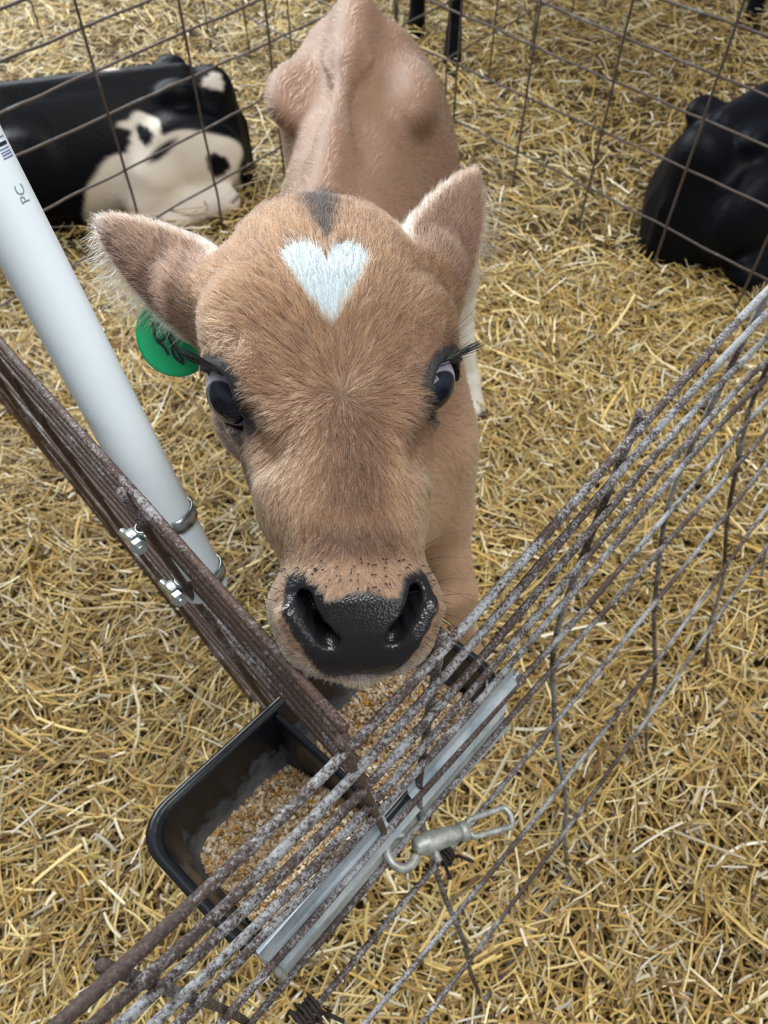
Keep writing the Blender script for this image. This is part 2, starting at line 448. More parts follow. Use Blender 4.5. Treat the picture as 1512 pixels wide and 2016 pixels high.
def straw(n, xr, yr, zmax, lmin, lmax, wmin, wmax, seed, dens=None):
    r_ = np.random.default_rng(seed)
    x = r_.uniform(*xr, n); y = r_.uniform(*yr, n)
    # the visible ground is a wedge widening with distance
    keep = (np.abs(x) < .95+.52*np.maximum(y, 0)) & (y > -.35)
    x, y = x[keep], y[keep]; n = len(x)
    L = r_.uniform(lmin, lmax, n)*(.45+.55*r_.random(n)); W = r_.uniform(wmin, wmax, n)
    flow = 1.6*np.sin(2.3*x+1.1*y)+1.2*np.cos(3.1*y-1.4*x)
    th = flow+r_.uniform(-1.9, 1.9, n)
    tilt = r_.normal(size=n)*.22
    hh = r_.random(n)**1.3
    z = ground_h(x, y)+hh*zmax
    d = np.stack([np.cos(th)*np.cos(tilt), np.sin(th)*np.cos(tilt), np.sin(tilt)], 1)
    s_ = np.stack([-np.sin(th), np.cos(th), r_.normal(size=n)*.35], 1); s_ /= np.linalg.norm(s_, axis=1)[:, None]
    u = np.cross(d, s_)
    bend = r_.normal(size=n)*.045; bz = r_.normal(size=n)*.04
    c = np.stack([x, y, z], 1); ts = np.linspace(-.5, .5, 4)
    V = np.zeros((n, 4, 3, 3))
    for i_, t_ in enumerate(ts):
        p = c+d*(t_*L)[:, None]+s_*(bend*L*(t_*t_*4-.5))[:, None]+u*(bz*L*(t_*t_*4-.5))[:, None]
        p[:, 2] = np.maximum(p[:, 2], ground_h(p[:, 0], p[:, 1])-.004)
        V[:, i_, 0] = p-s_*(W*.5)[:, None]; V[:, i_, 1] = p+u*(W*.32)[:, None]; V[:, i_, 2] = p+s_*(W*.5)[:, None]
    base = (np.arange(n)*12)[:, None, None, None]
    i_, j_ = np.meshgrid(np.arange(3), np.arange(2), indexing='ij')
    q = np.stack([i_*3+j_, i_*3+j_+1, (i_+1)*3+j_+1, (i_+1)*3+j_], -1)[None]
    Q = (base+q).reshape(-1, 4)
    k = r_.random(n)
    pal = np.array([[.50, .325, .085], [.62, .445, .145], [.71, .56, .25], [.80, .70, .44], [.38, .225, .055], [.21, .12, .038], [.84, .79, .64]])
    if dens: pal[:] = pal*.35+np.array([.82, .77, .60])*.65
    pi = np.searchsorted(np.cumsum([.26, .26, .18, .09, .12, .06, .03]), k).clip(0, 6)
    Cc = pal[pi]*r_.uniform(.50, 1.10, n)[:, None]
    return V.reshape(-1, 3), Q, np.repeat(Cc, 12, 0)
parts = [straw(84000, (-3.0, 3.0), (-.4, 4.3), .060, .04, .12, .0020, .0038, 1),
         straw(62000, (-1.3, 1.3), (-.35, 1.6), .066, .03, .10, .0016, .0034, 2),
         straw(8000, (-2.2, 2.2), (-.35, 3.2), .080, .06, .20, .0030, .0056, 3),
         straw(9000, (-2.2, 2.2), (-.35, 3.2), .078, .02, .050, .0030, .0055, 4, True)]
Vs, Qs, Cs, off_ = [], [], [], 0
for V, Q, Cc in parts:
    Vs.append(V); Qs.append(Q+off_); Cs.append(Cc); off_ += len(V)
bed = mesh_np('straw_bedding', np.vstack(Vs), np.vstack(Qs), M['straw'], None, True)
set_color(bed, 'tint', np.vstack(Cs))
tag(bed, 'golden loose straw bedding covering the whole pen floor', 'straw', kind='stuff')

# ------------------------------------------------------------------ wire panels
WR = .0028
def wire_panel(name, label, group, hz, horiz, vert, mat, base, wobble=.0012, step=.03, r=WR):
    """horiz(k): polyline of horizontal wire k ; vert: list of polylines"""
    root = empty(name, base, label, 'wire fence', group)
    for k in range(hz):
        P = horiz(k)
        if P is None: continue
        P = resample(P, step)
        P[1:-1] += rng.normal(size=(len(P)-2, 3))*wobble
        P = smooth_path(P, 1)
        tube('horizontal_wire', P, r*(1+rng.normal(size=len(P))*.035), mat, root, 10)
    for pl in vert:
        P = resample(pl, step); P[1:-1] += rng.normal(size=(len(P)-2, 3))*wobble*.7
        P = smooth_path(P, 1)
        tube('vertical_wire', P, r*(1+rng.normal(size=len(P))*.035), mat, root, 10)
    return root

# near right panel: direction d, inward normal n, bellied profile
dR = np.array([.657, .754, 0]); nR = np.array([-.754, .657, 0])
ZP = [0, .035, .15, .26, .37, .45, .5, .56, .62, .7, 1.2]; OP = [-.078, -.066, -.03, -.012, .028, .05, .06, .077, .083, .086, .086]
offR = lambda z: np.interp(z, ZP, OP)
# height of each horizontal wire along the panel (polynomials in s), bent as the animals left them
HZ = [([1.024, -2.304, 1.421, -.311, .916], .52), ([2.59, -4.391, 2.25, -.401, .874], .56), ([1.32, -3.021, 1.899, -.44, .839], .62),
      ([1.655, -3.198, 1.848, -.444, .791], .70), ([-.018, -.735, .846, -.388, .754], .76), ([.053, -.186, .667], .8), ([-.019, -.112, .594], .8),
      ([.079, -.179, .503], .8), ([.133, -.186, .369], .8), ([.203, -.284, .252], .8), ([-.05, .045], .8)]
def zR(k, s):
    c, hi = HZ[k]; s = np.asarray(s, float); q = np.clip(s, -.066, hi); dc = np.polyder(c)
    return np.polyval(c, q)+np.clip(np.polyval(dc, q), -.6, .2)*(s-q)*np.where(s > hi, .5, 1.)
def right_h(k):
    s = np.linspace(-.36, 1.35, 70); z = zR(k, s); o = offR(z)
    return dR*s[:, None]+nR*o[:, None]+np.array([0, 0, 1])*z[:, None]
rv = []
for st, sb, ex in ((-.235, -.24, .002), (-.047, -.06, .001), (.150, .127, .001), (.341, .339, .006), (.553, .561, .003), (.755, .757, .003), (.965, .965, .01), (1.175, 1.175, .01)):
    zt = float(zR(0, st))+ex; z = np.linspace(zt, .0, 40); f = np.linspace(0, 1, 40)
    rv.append(dR*(st+(sb-st)*f)[:, None]+nR*(offR(z)+.0052)[:, None]+np.array([0, 0, 1])*z[:, None])
panelR = wire_panel('wire_fence', 'rusty wire panel across the lower right with the feed tub hooked on it', 'wire panels of the calf pens', 11, right_h, rv, M['rust_zinc'], (*(dR*.4+nR*-.06)[:2], 0), .0003, .05)

# near left panel, nearly edge on
dL = np.array([-.670, .742, 0]); nL = np.array([.742, .670, 0]); PL0 = np.array([-.015, .117, 0]); mL0 = PL0 @ nL
ZL = [.905, .872, .832, .79, .735, .66, .60, .50, .375, .235, .045]
def mL(z):
    q = np.interp(z, [0, .3, .6, .80, .872, .905, 1.], [.130, .136, .150, .172, .186, .195, .20]); return (1.25-z)*q
def left_h(k):
    z = ZL[k]; s1 = .004 if z > .66 else .135
    s = np.linspace(s1, 1.75, 50); zz = z+.004*np.sin(4*s+k)
    return PL0*1+dL*s[:, None]+nL*(mL(zz)-mL0)[:, None]+np.array([0, 0, 1])*zz[:, None]
lv = []
for s0 in (.0, .187, .40, .61, .82, 1.03, 1.24, 1.45, 1.66):
    z = np.linspace(.911, .66 if s0 < .1 else .0, 40)
    lv.append(PL0+dL*s0+nL*(mL(z)-mL0-.0052)[:, None]+np.array([0, 0, 1])*z[:, None])
panelL = wire_panel('wire_fence', 'dark rusty wire panel at the left edge, white pipe clamped to it', 'wire panels of the calf pens', 11, left_h, lv, M['rust'], (*(PL0+dL*.8+nL*.08)[:2], 0), .0003, .05)

# the far sides of the pen and the pens behind
ZB = [.885, .84, .79, .73, .66, .59, .504, .42, .305, .16, .012]
def far_panel(label, n_, c, d_, s0, s1, sv, step_v=.223, mat='wire_far'):
    n_ = np.array(n_); d_ = np.array(d_); f = n_*c
    def hz(k):
        s = np.linspace(s0, s1, 50); z = ZB[k]+.004*np.sin(2.7*s+k*1.9)
        return f+d_*s[:, None]+np.array([0, 0, 1])*z[:, None]
    vv = []
    s = sv-step_v*math.floor((sv-s0)/step_v)
    while s < s1:
        z = np.linspace(.892, -.01, 14); vv.append(f+d_*s-n_*.005+np.array([0, 0, 1])*z[:, None]); s += step_v
    mid = f+d_*(s0+s1)/2
    return wire_panel('wire_fence', label, 'wire panels of the calf pens', 11, hz, vv, M[mat], (mid[0], mid[1], 0), .0012, .05)
nBL = (-.7379, .6749, 0); dBL = (.6749, .7379, 0)
nBR = (.7121, .7021, 0); dBR = (.7021, -.7121, 0)
far_panel('wire panel between the tan calf and the lying black and white calf', nBL, 1.484, dBL, -.75, 3.1, .779)
far_panel('wire panel between the tan calf and the black calf lying at right', nBR, 1.5705, dBR, -3.0, .75, -.877)
far_panel('farthest wire panel, beyond the lying black and white calf', nBL, 2.80, dBL, -1.2, 1.5, .2)

# ------------------------------------------------------------------ pipe, clamps
pA = np.array([-.146, .295, .834]); pd = np.array([-.267, .327, 1.0]); pdn = pd/np.linalg.norm(pd)
pipe_at = lambda z: pA+pd*(z-.834)
PR = .0165
pipe = empty('pvc_pipe', tuple(pipe_at(.765)), 'white plastic pipe leaning up at the left edge, clamped to the wire panel', 'pipe')
e1p = np.cross(pdn, [0, 1, 0]); e1p /= np.linalg.norm(e1p); e2p = np.cross(pdn, e1p)
def pipe_mesh():
    prof = [(.765, PR-.003), (.765, PR-.0005), (.767, PR), (1.5, PR), (1.5, PR-.003), (.765, PR-.003)]
    zs = [.765, .765, .767]+list(np.linspace(.80, 1.49, 24))+[1.5, 1.5, .765]
    rs = [PR-.003, PR-.0006, PR]+[PR]*24+[PR, PR-.003, PR-.003]
    ns = 48; an = np.arange(ns)*2*np.pi/ns
    V = np.array([pipe_at(z)+r_*(e1p*math.cos(a)+e2p*math.sin(a)) for z, r_ in zip(zs, rs) for a in an])
    n = len(zs); i_, j_ = np.meshgrid(np.arange(n-1), np.arange(ns), indexing='ij')
    F = np.stack([i_*ns+j_, i_*ns+(j_+1) % ns, (i_+1)*ns+(j_+1) % ns, (i_+1)*ns+j_], -1).reshape(-1, 4)
    return mesh_np('tube_body', V, F, M['pvc'], pipe)
pipe_mesh()
# marks on the pipe wall: angle 0 faces the viewer's side, axial position along the pipe
camv = np.array([0, 0, 1.25])
def pipe_frame(ax):
    c = pA+pdn*ax
    v = camv-c; v -= pdn*(v@pdn); v /= np.linalg.norm(v); return c, v, np.cross(pdn, v)
c0, v0, r0 = pipe_frame(.2)
def on_pipe(ax, ang, r_=PR+.00025):
    return pA+pdn*ax+r_*(v0*math.cos(ang)+r0*math.sin(ang))
def pipe_patch(name, ax0, ax1, a0, a1, mat):
    n = 8; V = []
    for q in (ax0, ax1):
        for t_ in np.linspace(a0, a1, n): V.append(on_pipe(q, t_))
    F = [[i_, i_+1, n+i_+1, n+i_] for i_ in range(n-1)]
    return mesh_np(name, V, F, mat, pipe)
def text_mesh(txt, size):
    cu = bpy.data.curves.new('lettering', 'FONT'); cu.body = txt; cu.size = size; cu.resolution_u = 4
    o = bpy.data.objects.new('lettering', cu); COL.objects.link(o)
    dg = bpy.context.evaluated_depsgraph_get(); me = bpy.data.meshes.new_from_object(o.evaluated_get(dg))
    V = np.array([v.co[:] for v in me.vertices]); F = [list(p.vertices) for p in me.polygons]
    bpy.data.objects.remove(o); bpy.data.curves.remove(cu); bpy.data.meshes.remove(me); return V, F
def poly_obj(name, V, F, mat, parent):
    me = bpy.data.meshes.new(name); me.from_pydata([tuple(v) for v in V], [], F); me.materials.append(mat)
    o = bpy.data.objects.new(name, me); link(o, parent); o.matrix_parent_inverse = parent.matrix_basis.inverted(); return o
PC_AX, PC_ANG = .203, .66
TV, TF = text_mesh('PC', .0078)
TV[:, 0] -= TV[:, 0].mean(); TV[:, 1] -= TV[:, 1].mean()
poly_obj('printed_letters', [on_pipe(PC_AX+x_, PC_ANG-y_/PR) for x_, y_, z_ in TV], TF, M['ink_grey'], pipe)
BAR_AX = .219
def bars():
    Vb, Fb, Vk, Fk = [], [], [], []
    seq = [(.000, .0006), (.0014, .0006), (.0026, .0005), (.0040, .0005), (.0090, .0006), (.0130, .0006), (.0180, .0016), (.0210, .0012), (.0240, .0006), (.0270, .0016)]
    for a_, w_ in seq:
        n = 6; b0 = len(Vb)
        for q in (BAR_AX+a_, BAR_AX+a_+w_):
            for t_ in np.linspace(.66, 1.15, n): Vb.append(on_pipe(q, t_))
        Fb += [[b0+i_, b0+i_+1, b0+n+i_+1, b0+n+i_] for i_ in range(n-1)]
    mesh_np('bar_code', Vb, Fb, M['ink_blue'], pipe)
    pipe_patch('bar_code_dark_bar', BAR_AX+.0056, BAR_AX+.0072, .66, 1.15, M['ink_black'])
bars()

def hose_clamp(z, label, tail=True):
    c = pipe_at(z); root = empty('hose_clamp', tuple(c), label, 'hose clamp', 'hose clamps on the pipe')
    out = -nL - pdn*(-nL@pdn); out /= np.linalg.norm(out); side = np.cross(pdn, out)
    reach = (c@nL) - mL(z) + .003
    # loop round the pipe on the inside and the wires on the outside
    pts = []
    rb = PR+.0012
    for a_ in np.linspace(-math.pi/2, math.pi/2, 22):
        pts.append(c - out*rb*math.cos(a_) + side*rb*math.sin(a_))
    for t_ in np.linspace(.15, 1, 8): pts.append(c+out*reach*t_+side*(rb*(1-t_)+.008*t_))
    for a_ in np.linspace(math.pi/2, -math.pi/2, 9): pts.append(c+out*(reach+.006*math.cos(a_))+side*.008*math.sin(a_))
    for t_ in np.linspace(1, .15, 8): pts.append(c+out*reach*t_-side*(rb*(1-t_)+.008*t_))
    P = np.array(pts); n = len(P); hw = .0048; th = .0006
    T = np.roll(P, -1, 0)-np.roll(P, 1, 0); T /= np.linalg.norm(T, axis=1)[:, None]; Nn = np.cross(T, pdn)
    V = np.concatenate([P+Nn*th+pdn*hw, P+Nn*th-pdn*hw, P-Nn*th-pdn*hw, P-Nn*th+pdn*hw])
    F = []
    for i_ in range(n):
        j_ = (i_+1) % n
        for a_ in range(4):
            b_ = (a_+1) % 4; F.append([a_*n+i_, a_*n+j_, b_*n+j_, b_*n+i_])
    band = mesh_np('band', V, F, M['steel_band'], root)
    # stamped slots in the band as short dark strokes on its pipe side
    sl = []; sf = []
    for q in range(9):
        i_ = 4+q; a0 = P[i_]+Nn[i_]*-(th+.0002)*np.sign(Nn[i_]@(c-P[i_])); tdir = T[i_]
        b0 = len(sl)
        for u_, v_ in ((-.0006, -.003), (.0006, -.0022), (.0006, .003), (-.0006, .0022)): sl.append(a0+tdir*u_+pdn*v_)
        sf.append([b0, b0+1, b0+2, b0+3])
    mesh_np('stamped_slots', sl, sf, M['ink_grey'], root, False)
    # screw housing and hex screw on the outside
    h = c+out*(reach+.010)
    Mx = Matrix([[*side], [*out], [*pdn]]).transposed().to_4x4(); Mx.translation = Vector(h)
    bm = bmesh.new(); box_bm(bm, 0, 0, 0, .012, .008, .013, Mx, .002); bm_obj('screw_housing', bm, M['steel'], root)
    bm = bmesh.new(); r_ = bmesh.ops.create_cone(bm, cap_ends=True, segments=6, radius1=.0052, radius2=.0052, depth=.006)
    for v in r_['verts']: v.co = Mx @ (Matrix.Rotation(math.pi/2, 4, 'Y') @ v.co+Vector((.0105, .001, 0)))
    r_ = bmesh.ops.create_cone(bm, cap_ends=True, segments=12, radius1=.0026, radius2=.0026, depth=.034)
    for v in r_['verts']: v.co = Mx @ (Matrix.Rotation(math.pi/2, 4, 'Y') @ v.co+Vector((0, .001, 0)))
    bm_obj('hex_screw', bm, M['steel'], root, False)
    if tail:
        V = [h-out*.004-side*.006+pdn*.0045, h-out*.004-side*.006-pdn*.0045, h+out*.002-side*.024-pdn*.0045+pdn*-.006, h+out*.002-side*.024+pdn*.0035-pdn*.006]
        V += [q+out*.0008 for q in V]
        mesh_np('band_tail', V, [[0, 1, 2, 3], [7, 6, 5, 4], [0, 4, 5, 1], [1, 5, 6, 2], [2, 6, 7, 3], [3, 7, 4, 0]], M['steel_band'], root, False)
    return root
hose_clamp(.826, 'upper steel hose clamp round the white pipe, stamped band in view', True)
hose_clamp(.778, 'lower steel hose clamp at the bottom end of the white pipe', True)

# ------------------------------------------------------------------ feed tub hooked on the right panel
S0, S1, O0, O1 = -.020, .268, .094, .222
rim = lambda s: .655-.135*s
tub = empty('feed_tub', tuple(dR*.12+nR*.15+np.array([0, 0, .55])), 'black plastic feed tub hooked inside the corner below the calf muzzle', 'feed tub')
def TP(s, o, z): return dR*s+nR*o+np.array([0, 0, 1])*(z+rim(s))
def rrect(s0, s1, o0, o1, r_, n=6):
    pts = []
    for cs, co, a0 in ((s1-r_, o1-r_, 0), (s0+r_, o1-r_, 90), (s0+r_, o0+r_, 180), (s1-r_, o0+r_, 270)):
        for q in range(n+1):
            a_ = math.radians(a0+90*q/n); pts.append((cs+r_*math.cos(a_), co+r_*math.sin(a_)))
    return pts
def tub_mesh():
    rings = []  # (inset, z, dust)
    for ins, z, du in ((.020, -.118, 0), (.012, -.10, 0), (.003, -.012, 0), (-.003, -.010, 0), (-.004, -.002, 0), (-.001, .001, 0), (.004, -.001, .05), (.0055, -.006, .1),
                       (.0075, -.03, .15), (.010, -.05, .42), (.013, -.07, .75), (.016, -.088, .9), (.024, -.096, .95), (.05, -.098, .9)):
        pts = rrect(S0+ins, S1-ins, O0+ins, O1-ins, max(.028-ins*.3, .008))
        rings.append(([TP(s, o, z) for s, o in pts], du))
    n = len(rings[0][0]); V = np.array([p for rr_, _ in rings for p in rr_]); D = np.repeat([d for _, d in rings], n)
    i_, j_ = np.meshgrid(np.arange(len(rings)-1), np.arange(n), indexing='ij')
    F = np.stack([i_*n+j_, i_*n+(j_+1) % n, (i_+1)*n+(j_+1) % n, (i_+1)*n+j_], -1).reshape(-1, 4)
    caps = []
    V = np.vstack([V, V[:n].mean(0), V[-n:].mean(0)]); D = np.append(D, [0, .95]); a_ = len(V)-2; l0 = (len(rings)-1)*n
    jj = np.arange(n)
    tr = np.vstack([np.stack([np.full(n, a_), (jj+1) % n, jj], 1), np.stack([np.full(n, a_+1), l0+jj, l0+(jj+1) % n], 1)])
    o = mesh_np('tub_body', V, F, M['tub'], tub, True, tr); set_float(o, 'dust', D); return o
tub_mesh()
def divider():
    V, D = [], []
    s = .113
    prof = [(-.012, -.097, .9), (-.006, -.05, .45), (-.004, -.012, .1), (-.0015, -.003, 0), (.0015, -.003, 0), (.004, -.012, .1), (.006, -.05, .45), (.012, -.097, .9)]
    oo_ = np.linspace(O0+.007, O1-.007, 10)
    for q in oo_:
        for a_, z, du in prof: V.append(TP(s+a_, q, z)); D.append(du)
    n = len(prof); F = [[i_*n+j_, i_*n+j_+1, (i_+1)*n+j_+1, (i_+1)*n+j_] for i_ in range(len(oo_)-1) for j_ in range(n-1)]
    o = mesh_np('divider', V, F, M['tub'], tub); set_float(o, 'dust', D)
divider()
# galvanised hanger along the tub front: ridged folded sheet between tub and wires
def hanger(sa, sb, zprof):
    """zprof: list of (dz below rim, offset outward) ridged profile"""
    ss = np.linspace(sa, sb, 24); V = []
    for s in ss:
        for dz, oo_ in zprof:
            z = dz
            base = min(O0, offR(rim(s)+dz)+.0062)
            V.append(TP(s, base+oo_, z))
    n = len(zprof); F = [[i_*n+j_, (i_+1)*n+j_, (i_+1)*n+j_+1, i_*n+j_+1] for i_ in range(len(ss)-1) for j_ in range(n-1)]
    o = mesh_np('hanger_plate', V, F, M['galv'], tub, False)
    so = o.modifiers.new('thickness', 'SOLIDIFY'); so.thickness = .0012; so.offset = 0
hanger(S0+.006, .106, [(.052, -.002), (.046, .001), (.024, .002), (.012, .000), (.004, -.006)])
hanger(.132, S1+.002, [(.052, -.002), (.046, .001), (.024, .002), (.012, .000), (.004, -.006)])
hanger(S0+.008, S1-.004, [(.000, -.006), (-.004, .001), (-.030, .001), (-.040, -.003), (-.048, .004), (-.056, .002), (-.078, -.003)])
# hooks at both ends
b0 = TP(S0+.006, O0+.002, -.012)
tube('wire_hook', smooth_path([b0+nR*.012+[0, 0, .004], b0+[0, 0, .012], b0-nR*.014+[0, 0, .004], b0-nR*.018-[0, 0, .014], b0-nR*.010-[0, 0, .028]], 3), .0030, M['zinc_cast'], tub)
b1 = TP(S1+.004, O0-.004, -.006)
tube('bolt_shank', [b1-dR*.028, b1+dR*.010], .0034, M['steel'], tub, 12)
def nut(c, ax, r_, d_, name, parent, mat):
    q = Vector(ax).to_track_quat('Z', 'Y').to_matrix().to_4x4(); q.translation = Vector(c)
    bm = bmesh.new(); rr_ = bmesh.ops.create_cone(bm, cap_ends=True, segments=6, radius1=r_, radius2=r_, depth=d_)
    for v in rr_['verts']: v.co = q @ v.co
    bm_obj(name, bm, mat, parent, False)
nut(b1+dR*.002, dR, .0078, .005, 'hex_nut', tub, M['steel'])
nut(b1+dR*.0075, dR, .0066, .004, 'hex_nut', tub, M['steel'])

# feed: heaped against the front, one mass of flakes
def feed():
    r_ = np.random.default_rng(5); n = 8000
    s = r_.uniform(S0+.016, S1-.016, n); o = r_.uniform(O0+.010, O1-.012, n)
    f = (o-O0)/(O1-O0)
    hgt = lambda s_, f_: -.096+.052*np.clip(1.15-f_*1.22, 0, 1)**.8*(1+.25*np.sin(22*s_))
    edge = .86+.05*np.sin(40*s)+.03*np.sin(93*s)
    k = (f < edge) & (np.abs(s-.113) > .010); s, o, f = s[k], o[k], f[k]; n = len(s)
    z = hgt(s, f)+r_.uniform(-.003, .004, n)
    c = dR*s[:, None]+nR*o[:, None]+np.array([0, 0, 1])*(z+rim(s))[:, None]
    a_ = r_.normal(size=(n, 3)); a_ /= np.linalg.norm(a_, axis=1)[:, None]
    b_ = np.cross(a_, r_.normal(size=(n, 3))); b_ /= np.linalg.norm(b_, axis=1)[:, None]; g_ = np.cross(a_, b_)
    R_ = r_.uniform(.0015, .0031, n)[:, None]
    V = np.stack([c+a_*R_*1.25, c+b_*R_, c-a_*R_*1.25, c-b_*R_, c+g_*R_*.55, c-g_*R_*.55], 1).reshape(-1, 3)
    tri = np.array([[0, 1, 4], [1, 2, 4], [2, 3, 4], [3, 0, 4], [1, 0, 5], [2, 1, 5], [3, 2, 5], [0, 3, 5]])
    T = (np.arange(n)[:, None, None]*6+tri[None]).reshape(-1, 3)
    pal = np.array([[.62, .47, .29], [.72, .60, .43], [.46, .30, .14], [.64, .33, .06], [.82, .75, .62], [.26, .16, .07]])
    Cc = pal[np.searchsorted(np.cumsum([.36, .24, .16, .08, .10, .06]), r_.random(n)).clip(0, 5)]*r_.uniform(.75, 1.15, n)[:, None]
    # bed below the flakes
    gs = np.linspace(S0+.014, S1-.014, 40); gf = np.linspace(.07, .84, 14); V2 = []
    for q in gs:
        for p_ in gf: V2.append(dR*q+nR*(O0+p_*(O1-O0))+np.array([0, 0, 1])*(hgt(q, p_)+rim(q)-.002))
    b0_ = len(V); F = [[b0_+i_*14+j_, b0_+(i_+1)*14+j_, b0_+(i_+1)*14+j_+1, b0_+i_*14+j_+1] for i_ in range(39) for j_ in range(13)]
    o_ = mesh_np('grain_feed', np.vstack([V, V2]), F, M['feed'], None, False, T)
    set_color(o_, 'tint', np.vstack([np.repeat(Cc, 6, 0), np.tile([.30, .19, .09], (len(V2), 1))]))
    tag(o_, 'crumbly tan and orange grain feed heaped in the black tub', 'feed', kind='stuff')
feed()

# snap hook and twisted wire ties on the right panel
def w7(s): return right_pt(7, s)
def right_pt(k, s):
    z = float(zR(k, s)); return dR*s+nR*offR(z)+np.array([0, 0, 1.])*z
snap = empty('snap_hook', tuple(right_pt(6, .11)), 'dull grey cast snap hook clipped to the outside of the right wire panel', 'snap hook')
q0 = right_pt(6, .104); q1 = q0+dR*.090-nR*.050-np.array([0, 0, .030]); ax = (q1-q0)/np.linalg.norm(q1-q0)
sdv = np.cross(ax, [0, 0, 1]); sdv /= np.linalg.norm(sdv); upv = np.cross(sdv, ax)
lp = [q0+ax*(.012*math.cos(a_)+.006)+sdv*.013*math.sin(a_) for a_ in np.linspace(.5, 2*math.pi-.9, 24)]
tube('hook', lp, np.linspace(.0042, .0032, 24), M['zinc_cast'], snap, 12)
body = [q0+ax*.018, q0+ax*.028, q0+ax*.040, q0+ax*.052, q0+ax*.060]
tube('shank', smooth_path(body, 2), np.interp(np.linspace(0, 1, len(smooth_path(body, 2))), [0, .3, .7, 1], [.0060, .0095, .0078, .0062]), M['zinc_cast'], snap, 16)
tube('swivel_collar', [q0+ax*.060, q0+ax*.062, q0+ax*.067, q0+ax*.069], [.006, .0084, .0084, .006], M['zinc_cast'], snap, 16)
rl = [q0+ax*.072-sdv*.007, q0+ax*.110-sdv*.0085, q0+ax*.113, q0+ax*.110+sdv*.0085, q0+ax*.072+sdv*.007, q0+ax*.068]
rl = resample(np.vstack([rl, rl[:1]]), .003)[:-1]
tube('strap_loop', rl, .0028, M['zinc_cast'], snap, 10, True)
th_ = q0+ax*.034+sdv*.010
tube('thumb_latch', [q0+ax*.034+sdv*.006, th_+sdv*.006], [.0028, .0034], M['zinc_cast'], snap, 10)
def wire_tie(s, label, turns, length, r_):
    a0, a1 = right_pt(7, s-length/2), right_pt(7, s+length/2); ax_ = (a1-a0)/np.linalg.norm(a1-a0)
    u_ = np.cross(ax_, [0, 0, 1]); u_ /= np.linalg.norm(u_); v_ = np.cross(u_, ax_)
    t_ = np.linspace(0, 1, 18*turns); rr_ = r_*(1+.18*np.sin(t_*21))
    P = a0+(a1-a0)*t_[:, None]+(u_*np.cos(t_*2*np.pi*turns)[:, None]+v_*np.sin(t_*2*np.pi*turns)[:, None])*rr_[:, None]
    P = np.vstack([P[:1]+u_*.010-ax_*.004, P, P[-1:]+u_*.014+ax_*.006])
    o = tube('wire_tie', P, .0017, M['dark_wire'], None, 8); tag(o, label, 'wire tie', 'wire ties on the right panel')
wire_tie(.150, 'dark twisted wire tie coiled beside the grey snap hook', 5, .016, .0080)
wire_tie(-.022, 'dark twisted wire tie coiled on the right panel at the bottom edge of the view', 6, .021, .0090)
# ------------------------------------------------------------------ tan calf
HP0 = np.array([-.0162, .1476, .8992]); HP1 = np.array([-.0356, .4209, .9771])
Ha = (HP1-HP0)/np.linalg.norm(HP1-HP0)
Hh0 = np.array([0, 0, 1.])-Ha*Ha[2]; Hh0 /= np.linalg.norm(Hh0); Hl0 = np.cross(Ha, Hh0)
ROLL = math.radians(8)
Hh = Hh0*math.cos(ROLL)+Hl0*math.sin(ROLL); Hl = Hl0*math.cos(ROLL)-Hh0*math.sin(ROLL)
LW = lambda a, l, h: HP0+Ha*a+Hl*l+Hh*h
RLW = np.array([Ha, Hl, Hh])
ENDS = [-.02, 0.]
TA = [-.004, .000, .003, .006, .011, .016, .022, .030, .040, .050, .060, .070, .083, .10, .112, .127, .14, .16, .18, .20, .22, .25, .27, .285, .30, .315]
TW = [.003, .013, .022, .028, .034, .0385, .0415, .0435, .0430, .0405, .0390, .0405, .0440, .0490, .0535, .0590, .0630, .0670, .0685, .0690, .0690, .0655, .0600, .0515, .034, .006]
TT = [-.001, .003, .0105, .0160, .0220, .0268, .0300, .0330, .0345, .0345, .0342, .0342, .0338, .0325, .0312, .0300, .0290, .0272, .0245, .0220, .0186, .0120, .0062, -.0015, -.014, -.034]
TB = [-.002, -.004, -.007, -.010, -.014, -.018, -.022, -.029, -.033, -.036, -.037, -.038, -.040, -.048, -.055, -.064, -.072, -.085, -.095, -.102, -.105, -.100, -.092, -.082, -.070, -.050]
TM = [-.0015, -.0005, .0015, .003, .004, .005, .005, .004, .003, .003, .004, .006, .006, .004, .002, .000, -.002, -.006, -.010, -.014, -.018, -.024, -.030, -.036, -.040, -.042]
def head_fn(X, Y, Z):
    x, y, z = X-HP0[0], Y-HP0[1], Z-HP0[2]
    a = Ha[0]*x+Ha[1]*y+Ha[2]*z; l = Hl[0]*x+Hl[1]*y+Hl[2]*z; h = Hh[0]*x+Hh[1]*y+Hh[2]*z
    l = l-.004*sstep(.09, .05, a)
    w_ = np.interp(a, TA, TW)*np.interp(a, [0, .055, .075, .095, .13], [.87, .88, .97, .97, .915]); tp = np.interp(a, TA, TT); bt = np.interp(a, TA, TB); hm = np.interp(a, TA, TM)
    H_ = np.where(h > hm, tp-hm, hm-bt); nn = np.where(h > hm, 2.5, 2.1)
    q = (np.maximum(np.abs(l)/w_, 1e-4)**nn+np.maximum(np.abs(h-hm)/H_, 1e-4)**nn)**(1/nn)
    d = (q-1)*np.minimum(w_, H_)*.9
    return np.maximum(d, np.maximum(-.004-a, a-.315))

def cx_(y): return np.interp(y, [.40, .60, .76, 1.2], [-.036, -.060, -.070, -.040])
def warp(Y, Z): return cx_(Y)+.2*np.maximum(.76-Z, 0)*np.clip((Y-.42)/.12, 0, 1)

